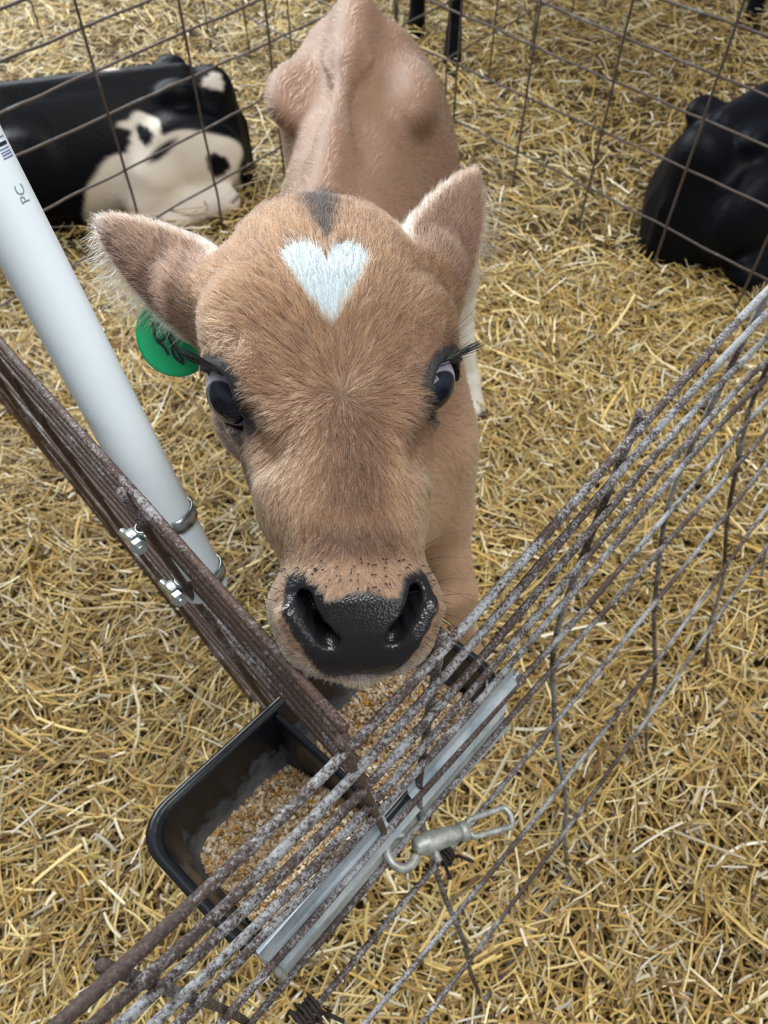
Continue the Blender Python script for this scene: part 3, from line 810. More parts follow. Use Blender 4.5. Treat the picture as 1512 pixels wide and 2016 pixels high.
EYES = []
for sgn, (ea, el, eh), gz, lng in ((-1, (.157, -.0508, -.004), (-.36, -.56, .74), (-.80, .60, .10)), (1, (.163, .0492, .000), (-.38, .44, .81), (-.80, -.60, .10))):
    c = LW(ea, el, eh); g = RLW.T @ np.array(gz); g /= np.linalg.norm(g)
    e_ = RLW.T @ np.array(lng); e_ -= g*(e_@g); e_ /= np.linalg.norm(e_)
    p_ = np.cross(g, e_)
    if p_ @ (Hl*sgn - Ha*.2) < 0: p_ = -p_          # p points to the lower lid
    EYES.append((sgn, c, g, e_, p_))
ER = .0190

# ears: leaf frames (mid-base, tip, across)
def ear_frame(B, T, across):
    B, T = np.array(B), np.array(T); L = np.linalg.norm(T-B); e1 = (T-B)/L
    e2 = np.array(across, float); e2 -= e1*(e2@e1); e2 /= np.linalg.norm(e2); n_ = np.cross(e1, e2)
    if n_ @ (camv-B) < 0: n_ = -n_
    return B, e1, e2, n_, L
EARS = [ear_frame((-.106, .374, .936), (-.187, .4445, .9475), (0.05, -.819, -.574)),
        ear_frame((.030, .3987, .931), (.0625, .4995, .947), (.75, -.05, -.62))]
EU = [0, .15, .35, .55, .75, .9, 1.0]; EWU = [.026, .0275, .0270, .0225, .0155, .0085, .002]
EARC = [0.011, .008]
def ear_fn(fr, curl):
    B, e1, e2, n_, L = fr
    def fn(X, Y, Z):
        x, y, z = X-B[0], Y-B[1], Z-B[2]
        u = (e1[0]*x+e1[1]*y+e1[2]*z)/L; v = e2[0]*x+e2[1]*y+e2[2]*z; q = n_[0]*x+n_[1]*y+n_[2]*z
        W = np.interp(u, EU, EWU)
        q = q+curl*(v/.026)**2-.004*np.sin(np.clip(u, 0, 1)*3)
        side = np.abs(v)-W; end = np.maximum(u-1, -.12-u)*L
        r2 = np.maximum(side, end)
        th = .0030+.003*np.clip(1-u*2.2, 0, 1)
        dd = np.maximum(r2+.002, 0)
        return np.maximum(np.sqrt(dd**2+q**2)-th, r2-.002)
    return fn

ar = np.arange
F1 = Field(np.concatenate([ar(-.275, -.218, .006), ar(-.216, .104, .0016), ar(.106, .275, .006)]),
           np.concatenate([ar(.128, .512, .0016), ar(.514, 1.33, .007)]),
           np.concatenate([ar(-.02, .795, .0065), ar(.798, 1.035, .0016)]))
# trunk along y
TY = [.47, .50, .55, .62, .70, .80, .90, 1.00, 1.08, 1.14, 1.20, 1.235, 1.26]
TWB = [.030, .060, .088, .098, .104, .116, .116, .104, .098, .092, .072, .045, .010]
TTP = [.62, .66, .715, .745, .752, .752, .752, .756, .760, .758, .752, .735, .70]
TBT = [.50, .46, .42, .395, .385, .375, .385, .42, .46, .50, .55, .60, .64]
def trunk(X, Y, Z):
    X = X-warp(Y, Z); w_ = np.interp(Y, TY, TWB); tp = np.interp(Y, TY, TTP); bt = np.interp(Y, TY, TBT)
    zc = bt+(tp-bt)*.50; H_ = (tp-bt)*.5; r_ = (Z-zc)/H_
    ww = w_*(1-.22*np.clip(r_, 0, 1)**1.5)
    q = (np.maximum(np.abs(X)/ww, 1e-4)**2.2+np.maximum(np.abs(r_), 1e-4)**2.2)**(1/2.2)
    return np.maximum((q-1)*np.minimum(w_, H_)*.9, np.maximum(.46-Y, Y-1.262))
F1.apply((-.27, .42, .3), (.27, 1.3, .82), trunk, 0)
W_ = dict(warp=warp)
# bony back: spine, hooks, pins, tail head
F1.cone((0, .70, .751), (0, 1.05, .757), .011, .013, .03, **W_)
F1.cone((0, 1.05, .752), (0, 1.20, .765), .016, .026, .04, **W_)
for s_ in (-1, 1):
    F1.ell((s_*.082, 1.05, .722), (.033, .056, .030), .035, **W_)
    F1.ell((s_*.050, 1.19, .70), (.030, .040, .050), .04, **W_)
    F1.ell((s_*.045, .985, .760), (.020, .05, .008), .04, mode='sub', **W_)
    # shoulder blade
    F1.ell((s_*.082, .66, .62), (.030, .080, .12), .05, **W_)
    # hind limb, the left one set a little wider
    hx = .018*(s_ > 0)
    F1.ell((s_*.075, 1.12, .60), (.050, .10, .13), .05, **W_)
    F1.cone((s_*.078, 1.08, .52), (s_*.080+hx, 1.16, .34), .060, .030, .04, **W_)
    F1.cone((s_*.080+hx, 1.16, .34), (s_*.074+hx, 1.175, .28), .030, .026, .02, **W_)
    F1.cone((s_*.074+hx, 1.175, .28), (s_*.070+hx, 1.155, .09), .023, .019, .02, **W_)
    F1.cone((s_*.070+hx, 1.155, .09), (s_*.069+hx, 1.135, .035), .022, .027, .015, **W_)
    F1.cone((s_*.069+hx, 1.130, .03), (s_*.069+hx, 1.120, .012), .029, .031, .008, **W_)
    # fore limb
    F1.cone((s_*.066, .60, .56), (s_*.064, .60, .42), .058, .042, .05, **W_)
    F1.cone((s_*.064, .60, .42), (s_*.058, .555, .26), .040, .029, .03, **W_)
    F1.cone((s_*.058, .555, .26), (s_*.057, .552, .22), .031, .025, .02, **W_)
    F1.cone((s_*.057, .552, .22), (s_*.056, .560, .085), .021, .019, .02, **W_)
    F1.cone((s_*.056, .560, .085), (s_*.056, .545, .03), .022, .027, .012, **W_)
    F1.cone((s_*.056, .540, .028), (s_*.056, .532, .012), .029, .031, .008, **W_)
F1.ell((0, .53, .50), (.058, .05, .09), .05, **W_)
# tail hanging behind
F1.cone((0, 1.225, .745), (.005, 1.262, .66), .020, .015, .02, **W_)
F1.cone((.005, 1.262, .66), (.012, 1.262, .40), .015, .010, .012, **W_)
F1.cone((.012, 1.262, .40), (.014, 1.255, .27), .016, .008, .012, **W_)
# neck
F1.cone((0, .68, .640), (0, .53, .770), .098, .078, .07, **W_)
F1.cone((0, .53, .770), (0, .425, .880), .078, .062, .05, **W_)
# head
F1.apply(np.array([-.13, .125, .79]), np.array([.09, .49, 1.03]), head_fn, .022)
def hcone(p, q, r1, r2, k, mode='union'): F1.cone(LW(*p), LW(*q), r1, r2, k, mode)
# forehead dome, brow ridges, cheek muscle, muzzle pads
F1.ell(LW(.205, -.001, -.018), (.056, .052, .040), .03, R=[Hl, Ha, Hh])
for s_ in (-1, 1):
    hcone((.200, s_*.050, -.002), (.160, s_*.050, .006), .018, .0155, .016)
    hcone((.150, s_*.046, .006), (.122, s_*.036, .012), .012, .008, .016)
    hcone((.165, s_*.040, -.055), (.215, s_*.042, -.06), .022, .028, .03)
    hcone((.034, .004+s_*.0235, .004), (.020, .004+s_*.020, .006), .0165, .0140, .012)
# hollow in front of the eyes
for s_ in (-1, 1): hcone((.125, s_*.062, -.004), (.100, s_*.058, .0), .010, .010, .016, 'sub')
for s_ in (-1, 1): hcone((.128, s_*.050, .016), (.108, s_*.041, .026), .0065, .0065, .012, 'sub')
# orbits and lids
for sgn, c, g, e_, p_ in EYES:
    F1.ell(c, (.0208, .0208, .0208), .012)
    def opening(X, Y, Z, c=c, g=g, e_=e_, p_=p_):
        x, y, z = X-c[0], Y-c[1], Z-c[2]
        u = e_[0]*x+e_[1]*y+e_[2]*z; v = p_[0]*x+p_[1]*y+p_[2]*z; q = g[0]*x+g[1]*y+g[2]*z
        f = 1-(u/.0172)**2
        f2 = 1-(u/.0270)**2
        return np.maximum(np.maximum(v-.0250*f2, -v-.0092*f), np.maximum(.004-q-1.1*np.clip(v, 0, .03), np.sqrt(x*x+y*y+z*z)-.04))
    F1.apply(c-.05, c+.05, opening, .0015, 'sub')
# nostrils and mouth
NOS = [[(.0335, -.0235, .034), (.0275, -.0235, .031), (.0205, -.0200, .0285), (.0150, -.0150, .0260), (.0125, -.0105, .0240)],
       [(.0360, .0310, .032), (.0290, .0305, .030), (.0215, .0268, .0285), (.0155, .0215, .0260), (.0130, .0175, .0235)]]
for ch in NOS:
    for p, q in zip(ch[:-1], ch[1:]):
        hcone((p[0]+.002, p[1], p[2]-.001), (q[0]+.002, q[1], q[2]-.001), .0031, .0034, .003, 'sub')
    for p in ch[1:4]:
        hcone(p, (p[0]+.013, p[1]*.9, p[2]-.012), .0038, .0036, .003, 'sub')
for s_, ch in zip((-1, 1), NOS):     # wings outside the nostril
    o = s_*.0062
    hcone((ch[1][0]-.001, ch[1][1]+o, ch[1][2]-.007), (ch[3][0], ch[3][1]+o*1.1, ch[3][2]-.0065), .0062, .0052, .005)
def mouth(X, Y, Z):
    x, y, z = X-HP0[0], Y-HP0[1], Z-HP0[2]
    a = Ha[0]*x+Ha[1]*y+Ha[2]*z; l = Hl[0]*x+Hl[1]*y+Hl[2]*z-.003; h = Hh[0]*x+Hh[1]*y+Hh[2]*z
    hl = .0035-9*l*l
    return np.maximum(np.sqrt((h-hl)**2+(np.maximum(a-.006-12*l*l, 0))**2)-.0011, np.abs(l)-.034)
F1.apply(HP0-.06, HP0+.06, mouth, .0015, 'sub')
for fr, cu in zip(EARS, EARC):
    B, e1, e2, n_, L = fr; tipp = B+e1*L
    F1.apply(np.minimum(B, tipp)-.05, np.maximum(B, tipp)+.05, ear_fn(fr, cu), .010)
F1.cone(LW(.232, -.050, -.030), EARS[0][0]+EARS[0][1]*.020-EARS[0][3]*.004, .024, .017, .016)
F1.cone(LW(.236, .050, -.030), EARS[1][0]+EARS[1][1]*.020-EARS[1][3]*.004, .024, .015, .016)
CV, CQ = F1.mesh(); del F1
CV = relax(CV, CQ, 3, .5, -.51)
CN = vnormals(CV, CQ)

def heart_mask(a, l):
    x = np.abs(l+.0045)/.0240; y = (a-.1785)/.0580
    f = np.clip(np.clip(y, 0, .78)/.78, 0, 1)**.80
    yt = .66+.34*np.sqrt(np.clip(1-((x-.54)/.545)**2, 0, 1))
    return (y > 0) & (x < f) & (y < yt) & (x < 1.0)

def mixc(C, c2, m_): return C*(1-m_[:, None])+np.array(c2)*m_[:, None]
def coat(P, N=None):
    """coat colour at world points"""
    D = P-HP0; a = D@Ha; l = D@Hl; h = D@Hh; y, z = P[:, 1], P[:, 2]
    head = sstep(.50, .44, y)*sstep(.80, .86, z)
    C = np.tile(lin(122, 91, 70), (len(P), 1))
    C = mixc(C, lin(132, 101, 80), sstep(.62, .76, z)*(1-head))
    C = mixc(C, lin(188, 152, 124), sstep(.68, .52, z)*sstep(.85, .60, y))  # paler belly and forelegs, with light from the right front put into the colour
    C = mixc(C, lin(228, 224, 216), sstep(.40, .30, z)*sstep(.95, 1.05, y))
    C = mixc(C, lin(70, 52, 45), sstep(.028, .0, np.abs(y-.75))*sstep(.022, .006, np.abs(P[:, 0]+.062))*sstep(.70, .74, z))
    C = mixc(C, lin(60, 50, 42), sstep(.040, .030, z))
    Hc = np.tile(lin(124, 89, 63), (len(P), 1))
    Hc = mixc(Hc, lin(160, 122, 91), sstep(.125, .095, a)*sstep(.006, .026, np.abs(l)))
    Hc = mixc(Hc, lin(138, 101, 72), sstep(.125, .08, a)*sstep(.028, .0, np.abs(l)))
    Hc = mixc(Hc, lin(104, 72, 50), sstep(.022, .006, np.abs(l-.004))*sstep(.155, .12, a)*sstep(.055, .085, a))
    Hc = mixc(Hc, lin(82, 65, 54), sstep(-.028, -.045, l)*sstep(.012, -.012, h)*sstep(.06, .08, a)*sstep(.19, .12, a))  # cheek on the left darkened, its shade put into the coat colour
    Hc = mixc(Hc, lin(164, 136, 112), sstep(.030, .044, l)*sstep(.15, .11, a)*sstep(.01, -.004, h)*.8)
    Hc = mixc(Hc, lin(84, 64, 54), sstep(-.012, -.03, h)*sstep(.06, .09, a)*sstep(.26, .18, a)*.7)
    Hc = mixc(Hc, lin(86, 58, 42), sstep(.012, .004, np.abs(a-.058))*sstep(.034, .014, np.abs(l-.003))*.8)
    Hc = mixc(Hc, lin(182, 142, 112), sstep(.055, .040, a))
    Hc = mixc(Hc, lin(222, 200, 176), sstep(.020, .004, h)*sstep(.05, .03, a)*.8)
    Hc = mixc(Hc, lin(22, 16, 14), sstep(1.15, .55, np.abs(l+.003)/(.0015+.0125*np.clip((a-.236)/.04, 0, 1)))*sstep(.230, .240, a)*.95)
    Hc = mixc(Hc, lin(182, 202, 210), heart_mask(a, l).astype(float))
    for sgn, c, g, e_, p_ in EYES:
        d = P-c; u = d@e_; v = d@p_; q = d@g
        el_ = np.sqrt((u/.0205)**2+((v-.0015)/np.where(v < 0, .0138, .0200))**2)
        Hc = mixc(Hc, lin(20, 17, 19), sstep(1.30, 1.08, el_)*sstep(-.004, .004, q))
        dd = np.sqrt((u-.0255)**2+(v-.001)**2)
        Hc = mixc(Hc, lin(42, 36, 37), sstep(.0085, .004, dd)*sstep(-.01, 0., q)*(1. if sgn < 0 else .7))
    # ears: warm back, pale rim
    for fr in EARS:
        B, e1, e2, n_, L = fr; d = P-B; u = d@e1/L; v = d@e2; W = np.interp(u, EU, EWU)
        on = sstep(.0, .15, u)*(np.abs(d@n_) < .02)*(np.abs(v) < W+.01)*(u < 1.1)
        Hc = mixc(Hc, lin(112, 82, 65), on)
        Hc = mixc(Hc, lin(132, 90, 72), on*sstep(.2, .8, v/W)*.7)
        Hc = mixc(Hc, lin(214, 192, 172), on*np.maximum(sstep(.88, .99, np.abs(v)/W), sstep(.84, .97, u)))
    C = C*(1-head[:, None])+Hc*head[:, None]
    # nose leather
    ln = l-.0035
    atop = .0352+.0030*(np.abs(ln)/.026)**2*np.sign(1)-.0045*np.exp(-((np.abs(ln)-.014)/.007)**2)
    lb = np.interp(h, [.002, .006, .012, .018, .026, .034], [.013, .0175, .0215, .0255, .0300, .0315])
    nose = sstep(.0012, -.0012, a-atop)*sstep(.0016, -.0010, np.abs(ln)-lb)*sstep(.0030, .0052, h+.0*ln+ 9*ln*ln)
    for ch in NOS:
        for p, q in zip(ch[:-1], ch[1:]):
            A_, B_ = LW(*p), LW(*q); ab = B_-A_; t_ = np.clip((P-A_)@ab/(ab@ab), 0, 1); dd = np.linalg.norm(P-A_-t_[:, None]*ab, axis=1)
            nose = np.maximum(nose, sstep(.0105, .0080, dd))
        for p in ch[1:4]:
            A_, B_ = LW(*p), LW(p[0]+.013, p[1]*.9, p[2]-.012); ab = B_-A_; t_ = np.clip((P-A_)@ab/(ab@ab), 0, 1); dd = np.linalg.norm(P-A_-t_[:, None]*ab, axis=1)
            nose = np.maximum(nose, sstep(.0110, .0095, dd)*np.maximum(sstep(.040, .034, a), sstep(.003, .006, np.interp(a, TA, TT)-h)))
    C = mixc(C, lin(25, 24, 28), nose)
    lip = sstep(.0030, .0018, np.abs(h-(.0035-9*ln*ln)))*sstep(.024, .018, np.abs(ln))*(a < .02)
    C = mixc(C, lin(92, 74, 80), lip*.9)
    return C, nose

calf = empty('calf', (0., .85, 0.), 'tan calf with a white heart on its forehead and a green ear tag', 'calf')
body = mesh_np('body', CV, CQ, M['calf'], calf)
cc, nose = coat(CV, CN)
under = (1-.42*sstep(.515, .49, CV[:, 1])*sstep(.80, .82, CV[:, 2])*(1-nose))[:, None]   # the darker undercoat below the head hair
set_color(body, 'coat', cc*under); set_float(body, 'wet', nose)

# eyes
for sgn, c, g, e_, p_ in EYES:
    bm = bmesh.new(); bmesh.ops.create_uvsphere(bm, u_segments=40, v_segments=24, radius=ER)
    o = bm_obj('eye', bm, M['eye'])
    gz = g*1.0+p_*.50+e_*.28; gz /= np.linalg.norm(gz)
    o.parent = calf; o.matrix_parent_inverse = calf.matrix_basis.inverted()
    q = Vector(gz).to_track_quat('Z', 'Y'); o.matrix_basis = Matrix.Translation(Vector(c)) @ q.to_matrix().to_4x4()
    o['label'] = 'dark glossy eye'

# fur on the head, ears and neck
def sample_surface(n, wfn, seed):
    r_ = np.random.default_rng(seed)
    T = np.vstack([CQ[:, [0, 1, 2]], CQ[:, [0, 2, 3]]]); A, B, Cx = CV[T[:, 0]], CV[T[:, 1]], CV[T[:, 2]]
    ar_ = .5*np.linalg.norm(np.cross(B-A, Cx-A), axis=1); w_ = ar_*wfn((A+B+Cx)/3)
    cdf = np.cumsum(w_); k = np.searchsorted(cdf, r_.random(n)*cdf[-1]).clip(0, len(T)-1)
    r1 = np.sqrt(r_.random(n))[:, None]; r2 = r_.random(n)[:, None]
    P = A[k]*(1-r1)+B[k]*r1*(1-r2)+Cx[k]*r1*r2
    Nn = CN[T[k, 0]]*(1-r1)+CN[T[k, 1]]*r1*(1-r2)+CN[T[k, 2]]*r1*r2
    return P, Nn/(np.linalg.norm(Nn, axis=1)[:, None]+1e-9)
def loc(P): D = P-HP0; return D@Ha, D@Hl, D@Hh
def eye_open(P):
    m_ = np.zeros(len(P), bool)
    for sgn, c, g, e_, p_ in EYES:
        d = P-c; u = d@e_; v = d@p_; q = d@g
        m_ |= (np.sqrt((u/.0195)**2+((v-.0015)/np.where(v < 0, .0135, .0220))**2) < 1.10) & (q > .0)
    return m_
def wh(P):
    a, l, h = loc(P); y = P[:, 1]
    wgt = ((y < .505) & (P[:, 2] > .80)).astype(float)
    tocam = 1.0
    wgt *= np.where(a < .06, 1.7, 1.0)
    wgt *= np.where(h < -.05, .25, 1.0)
    return wgt
def ear_uv(P):
    best = None
    for fr in EARS:
        B, e1, e2, n_, L = fr; d = P-B
        yield d@e1/L, d@e2, d@n_, fr
NH = 150000
R_, Nn = sample_surface(NH, wh, 21)
cN = coat(R_)[1]; keep = (cN < .5) & ~eye_open(R_)
R_, Nn = R_[keep], Nn[keep]
a, l, h = loc(R_)
j_ = rng.normal(size=R_.shape)*np.where(a > .246, .0022, .0011)[:, None]
col, _ = coat(R_+j_)
# flow: out from the whorl between the eyes
da = a-.137; dl = l+.001
fa, fl, fh = da.copy(), dl.copy()*1.0, np.zeros_like(a)
up_ = da > 0
fl = np.where(up_, dl*1.25, dl*.8); fh = -.5*np.abs(l)*sstep(.02, .06, np.abs(l))
mz = sstep(.075, .045, a); fl = fl*(1-mz)+(l-.003)*2.2*mz; fa = fa*(1-mz)-.04*mz
pt = sstep(.245, .285, a); fl = fl*(1-pt)-(l)*1.5*pt*0; 
DIR = fa[:, None]*Ha+fl[:, None]*Hl+fh[:, None]*Hh
DIR /= np.linalg.norm(DIR, axis=1)[:, None]+1e-9
Lh = np.interp(a, [0, .03, .05, .075, .11, .15, .24, .27, .29], [.0035, .0035, .0042, .0055, .0066, .0080, .0092, .0115, .013])
rad = np.full(len(R_), .000115)
on_ear = np.zeros(len(R_), bool)
for u, v, q, fr in ear_uv(R_):
    m_ = (u > .05) & (u < 1.1) & (np.abs(q) < .022) & (np.abs(v) < .034)
    B, e1, e2, n_, L = fr
    d_ = e1[None]*1.0+e2[None]*(.55*v/.026)[:, None]
    DIR = np.where(m_[:, None], d_/np.linalg.norm(d_, axis=1)[:, None], DIR); Lh = np.where(m_, .0075, Lh); on_ear |= m_
for sgn, c, g, e_, p_ in EYES:
    d_ = R_-c; m_ = sstep(.038, .026, np.linalg.norm(d_, axis=1))
    Lh = Lh*(1-m_)+.0030*m_
    DIR = DIR*(1-.75*m_[:, None])+(e_*.8-p_*.25-g*.2)*(.75*m_[:, None])
back = (R_[:, 1] > .425) & ~on_ear
DIR = np.where(back[:, None], np.array([0, .8, -.6]), DIR); Lh = np.where(back, .010, Lh)
lock = np.stack([wav(R_, 260, 3+k) for k in range(3)], 1); fine = np.stack([wav(R_, 700, 13+k) for k in range(3)], 1)
wob = np.interp(a, [0, .05, .10, .3], [.10, .16, .26, .30])[:, None]
hm0 = heart_mask(*loc(R_)[:2]); Lh = np.where(hm0, Lh*.62, Lh)
DIR = DIR+lock*wob*.8+fine*wob*.5+rng.normal(size=DIR.shape)*.10
DIR -= Nn*(DIR*Nn).sum(1)[:, None]; DIR /= np.linalg.norm(DIR, axis=1)[:, None]+1e-9
# locks: tips gather towards a lock centre, each lock a little lighter or darker
from mathutils import kdtree
ci = rng.choice(len(R_), 15000, replace=False); kd = kdtree.KDTree(len(ci))
for k_, i_ in enumerate(ci): kd.insert(R_[i_], k_)
kd.balance()
own = np.array([kd.find(p)[1] for p in R_]); ctr = R_[ci[own]]
PULL = (ctr-R_)*.72; PULL -= Nn*(PULL*Nn).sum(1)[:, None]
PULL = np.where((np.linalg.norm(PULL, axis=1) < .004)[:, None] & ~on_ear[:, None], PULL, 0)
lock_shade = rng.normal(size=len(ci))[own]*.16
shade = .97+lock_shade+.20*wav(R_, 420, 31)+.20*rng.normal(size=len(R_))
shade = np.where(rng.random(len(R_)) < .14, shade*.36, shade)
shade = np.clip(shade, .25, 1.6)
hm_ = heart_mask(*loc(R_)[:2]); shade = np.where(hm_, .93+.06*rng.normal(size=len(R_)), shade)
tipm = rng.random(len(R_)) < .10
col = col*shade[:, None]; col = np.where(tipm[:, None], col*1.30+.02, col)
Lh = Lh*rng.uniform(.75, 1.25, len(R_))
hair_obj('fur', R_, DIR, Nn, Lh, rad, np.clip(col, .004, .95), M['fur'], calf, 5, .44, .30, .03, PULL)['kind'] = 'stuff'

# soft short coat over the trunk and legs
R2, N2 = sample_surface(46000, lambda P: ((P[:, 1] > .48) & (P[:, 2] > .06)).astype(float)*np.where(P[:, 2] > .45, 1., .5), 22)
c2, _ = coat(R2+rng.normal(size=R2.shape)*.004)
D2 = np.tile([0., .75, -.65], (len(R2), 1))+np.stack([wav(R2, 60, 41+k) for k in range(3)], 1)*.25+rng.normal(size=R2.shape)*.12
D2 -= N2*(D2*N2).sum(1)[:, None]; D2 /= np.linalg.norm(D2, axis=1)[:, None]+1e-9
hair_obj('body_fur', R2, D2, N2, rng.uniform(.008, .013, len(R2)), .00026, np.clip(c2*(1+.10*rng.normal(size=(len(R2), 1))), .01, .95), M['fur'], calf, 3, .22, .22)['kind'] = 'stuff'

# long pale fringe of the ears
FR_, FD, FN, FL = [], [], [], []
for (fr, cu, sd, nn) in ((EARS[0], EARC[0], 1, 700), (EARS[1], EARC[1], 1, 560)):
    B, e1, e2, n_, L = fr
    u = rng.uniform(.10, .98, nn); W = np.interp(u, EU, EWU)
    v = (W-.0015)*sd*np.where(rng.random(nn) < .9, 1, -1)*rng.uniform(.86, 1, nn)
    q = -cu*(v/.026)**2+.004*np.sin(u*3)
    FR_.append(B+e1*(u*L)[:, None]+e2*v[:, None]+n_*q[:, None])
    d = e2*np.sign(v)[:, None]*1.0+e1*(.30+.40*rng.normal(size=nn))[:, None]+n_*(-.15+.25*rng.normal(size=nn))[:, None]
    FD.append(d/np.linalg.norm(d, axis=1)[:, None]); FN.append(np.tile(n_, (nn, 1)))
    FL.append(rng.uniform(.006, .034, nn)*np.where(u < .42, .55, 1.)*np.where(v > 0, 1, .15)*(.55+.6*np.sin(np.clip(u, 0, 1)*3.1)))
FR_, FD, FN, FL = map(np.concatenate, (FR_, FD, FN, FL))
fcol = np.tile(lin(232, 208, 176), (len(FR_), 1))*rng.uniform(.75, 1.1, (len(FR_), 1))
hair_obj('ear_fringe', FR_, FD, FN, FL, .00011, np.clip(fcol, 0, .95), M['fur'], calf, 5, .1, .25, .02)['kind'] = 'stuff'

# lashes and whiskers
def strands(name, lst, r0, mat, label=None):
    Vs, Fs, Ts, off = [], [], [], 0
    for P in lst:
        P = smooth_path(P, 2); V, F, T = tube_np(P, np.linspace(r0, r0*.15, len(P)), 5)
        Vs.append(V); Fs.append(F+off); Ts.append(T+off); off += len(V)
    o = mesh_np(name, np.vstack(Vs), np.vstack(Fs), mat, calf, True, np.vstack(Ts)); o['kind'] = 'stuff'
    return o
for sgn, c, g, e_, p_ in EYES:
    L_ = []
    for k in range(46):
        u = rng.uniform(-.0165, .003); f = 1-(u/.0172)**2
        b_ = c+e_*u-p_*.0092*f+g*math.sqrt(max(.0209**2-u*u-(.0092*f)**2, 1e-6))
        out = -e_*.75+g*.55-p_*.10+Hl*sgn*.5+rng.normal(size=3)*.10; out /= np.linalg.norm(out); ln_ = rng.uniform(.014, .024)
        L_.append([b_-g*.001, b_+out*ln_*.5+g*.0015, b_+out*ln_+Hh*.002-Ha*.001])
    strands('eyelashes', L_, .00036, M['lash'])
# muzzle whiskers and a few long brow hairs
tri_n = CN; 
wl = []
av, lv_, hv_ = loc(CV)
for k in range(120):
    s_ = -1 if k % 2 else 1
    cand = np.where((av > .008) & (av < .060) & (s_*(lv_-.004) > .026) & (hv_ > -.02) & (hv_ < .024))[0]
    i_ = rng.choice(cand); b_ = CV[i_]; n0 = CN[i_]
    ln_ = rng.uniform(.004, .014) if rng.random() < .75 else rng.uniform(.015, .028)
    d = n0+rng.normal(size=3)*.3+np.array([0, 0, .05]); d /= np.linalg.norm(d)
    wl.append([b_-n0*.001, b_+d*ln_*.5, b_+d*ln_+np.array([0, -.1, -.2])*ln_])
for sgn, c, g, e_, p_ in EYES:
    for k in range(9):
        b_ = c-e_*rng.uniform(.012, .022)-p_*rng.uniform(.010, .016)+g*.012
        d = Hl*sgn*.9+Hh*.4+Ha*rng.uniform(-.1, .5); ln_ = rng.uniform(.012, .026)
        wl.append([b_, b_+d*ln_*.6+Ha*.002, b_+d*ln_+Ha*ln_*.3])
strands('whiskers', wl, .00016, M['lash'])
dots = []
cand = np.where((av > .024) & (av < .050) & (np.abs(lv_-.004) < .036) & (hv_ > .012) & (nose < .1))[0]
for i_ in rng.choice(cand, 50, replace=False):
    dots.append([CV[i_], CV[i_]+CN[i_]*.0016, CV[i_]+CN[i_]*.0030-Ha*.0012])
strands('whisker_roots', dots, .00045, M['lash'])

# green ear tag under the ear at left, marked by hand
tcn_ = np.array([-.1405, .396, .893]); tn = (camv-tcn_); tn /= np.linalg.norm(tn)
tu = np.array([1., 0, 0])-tn*tn[0]; tu /= np.linalg.norm(tu); tv = np.cross(tn, tu)
tg = bpy.data.objects.new('ear_tag', None); link(tg, calf); tg.matrix_parent_inverse = calf.matrix_basis.inverted(); tg.location = tuple(tcn_); tg['label'] = 'green plastic ear tag marked in black'
def tag_pt(px, py, dz): return tcn_+tu*px+tv*py+tn*dz
an = np.linspace(0, 2*np.pi, 49)[:-1]
prof = [(1.0, -.0008), (1.02, 0), (1.0, .0008), (.9, .0012), (.5, .0018), (.15, .002)]
V = [tag_pt(.0255*r_*math.cos(t_), .0275*r_*math.sin(t_), dz) for r_, dz in [(.15, -.0008)]+prof for t_ in an]
n = len(an); F = [[i_*n+j2, i_*n+(j2+1) % n, (i_+1)*n+(j2+1) % n, (i_+1)*n+j2] for i_ in range(len(prof)) for j2 in range(n)]
V += [tag_pt(0, 0, -.0008), tag_pt(0, 0, .0021)]
Tr = [[len(V)-2, (j2+1) % n, j2] for j2 in range(n)]+[[len(V)-1, len(prof)*n+j2, len(prof)*n+(j2+1) % n] for j2 in range(n)]
plate = mesh_np('tag_plate', V, F, M['tag_green'], tg, True, Tr)
mk = [[(705, 1320), (693, 1420), (705, 1520), (760, 1552), (805, 1505), (775, 1400), (720, 1325)], [(715, 1540), (780, 1590), (812, 1640), (832, 1692)],
      [(832, 1410), (846, 1500), (880, 1590), (878, 1680), (920, 1745), (995, 1792)], [(850, 1440), (900, 1520), (925, 1560), (885, 1600)], [(900, 1600), (945, 1680), (985, 1760)]]
Vs, Fs, off = [], [], 0
for st in mk:
    pts = smooth_path(np.array([[(180+x*.1786-345)*.345/1000, -(400+y*.1786-664)*.345/1000, 0] for x, y in st]), 2)
    T = np.gradient(pts, axis=0); T /= np.linalg.norm(T, axis=1)[:, None]; Nr = np.stack([-T[:, 1], T[:, 0], T[:, 2]], 1)
    for q, nn_ in zip(pts, Nr):
        for s_ in (-1, 1):
            x, y = q[0]+s_*nn_[0]*.0010, q[1]+s_*nn_[1]*.0010
            rr_ = math.hypot(x/.0255, y/.0275); Vs.append(tag_pt(x, y, float(np.interp(rr_, [.15, .5, .9, 1.], [.002, .0018, .0012, .0008]))+.0003))
    Fs += [[off+2*i_, off+2*i_+1, off+2*i_+3, off+2*i_+2] for i_ in range(len(pts)-1)]; off += 2*len(pts)
mesh_np('marker_number', Vs, Fs, M['tag_ink'], tg, False)

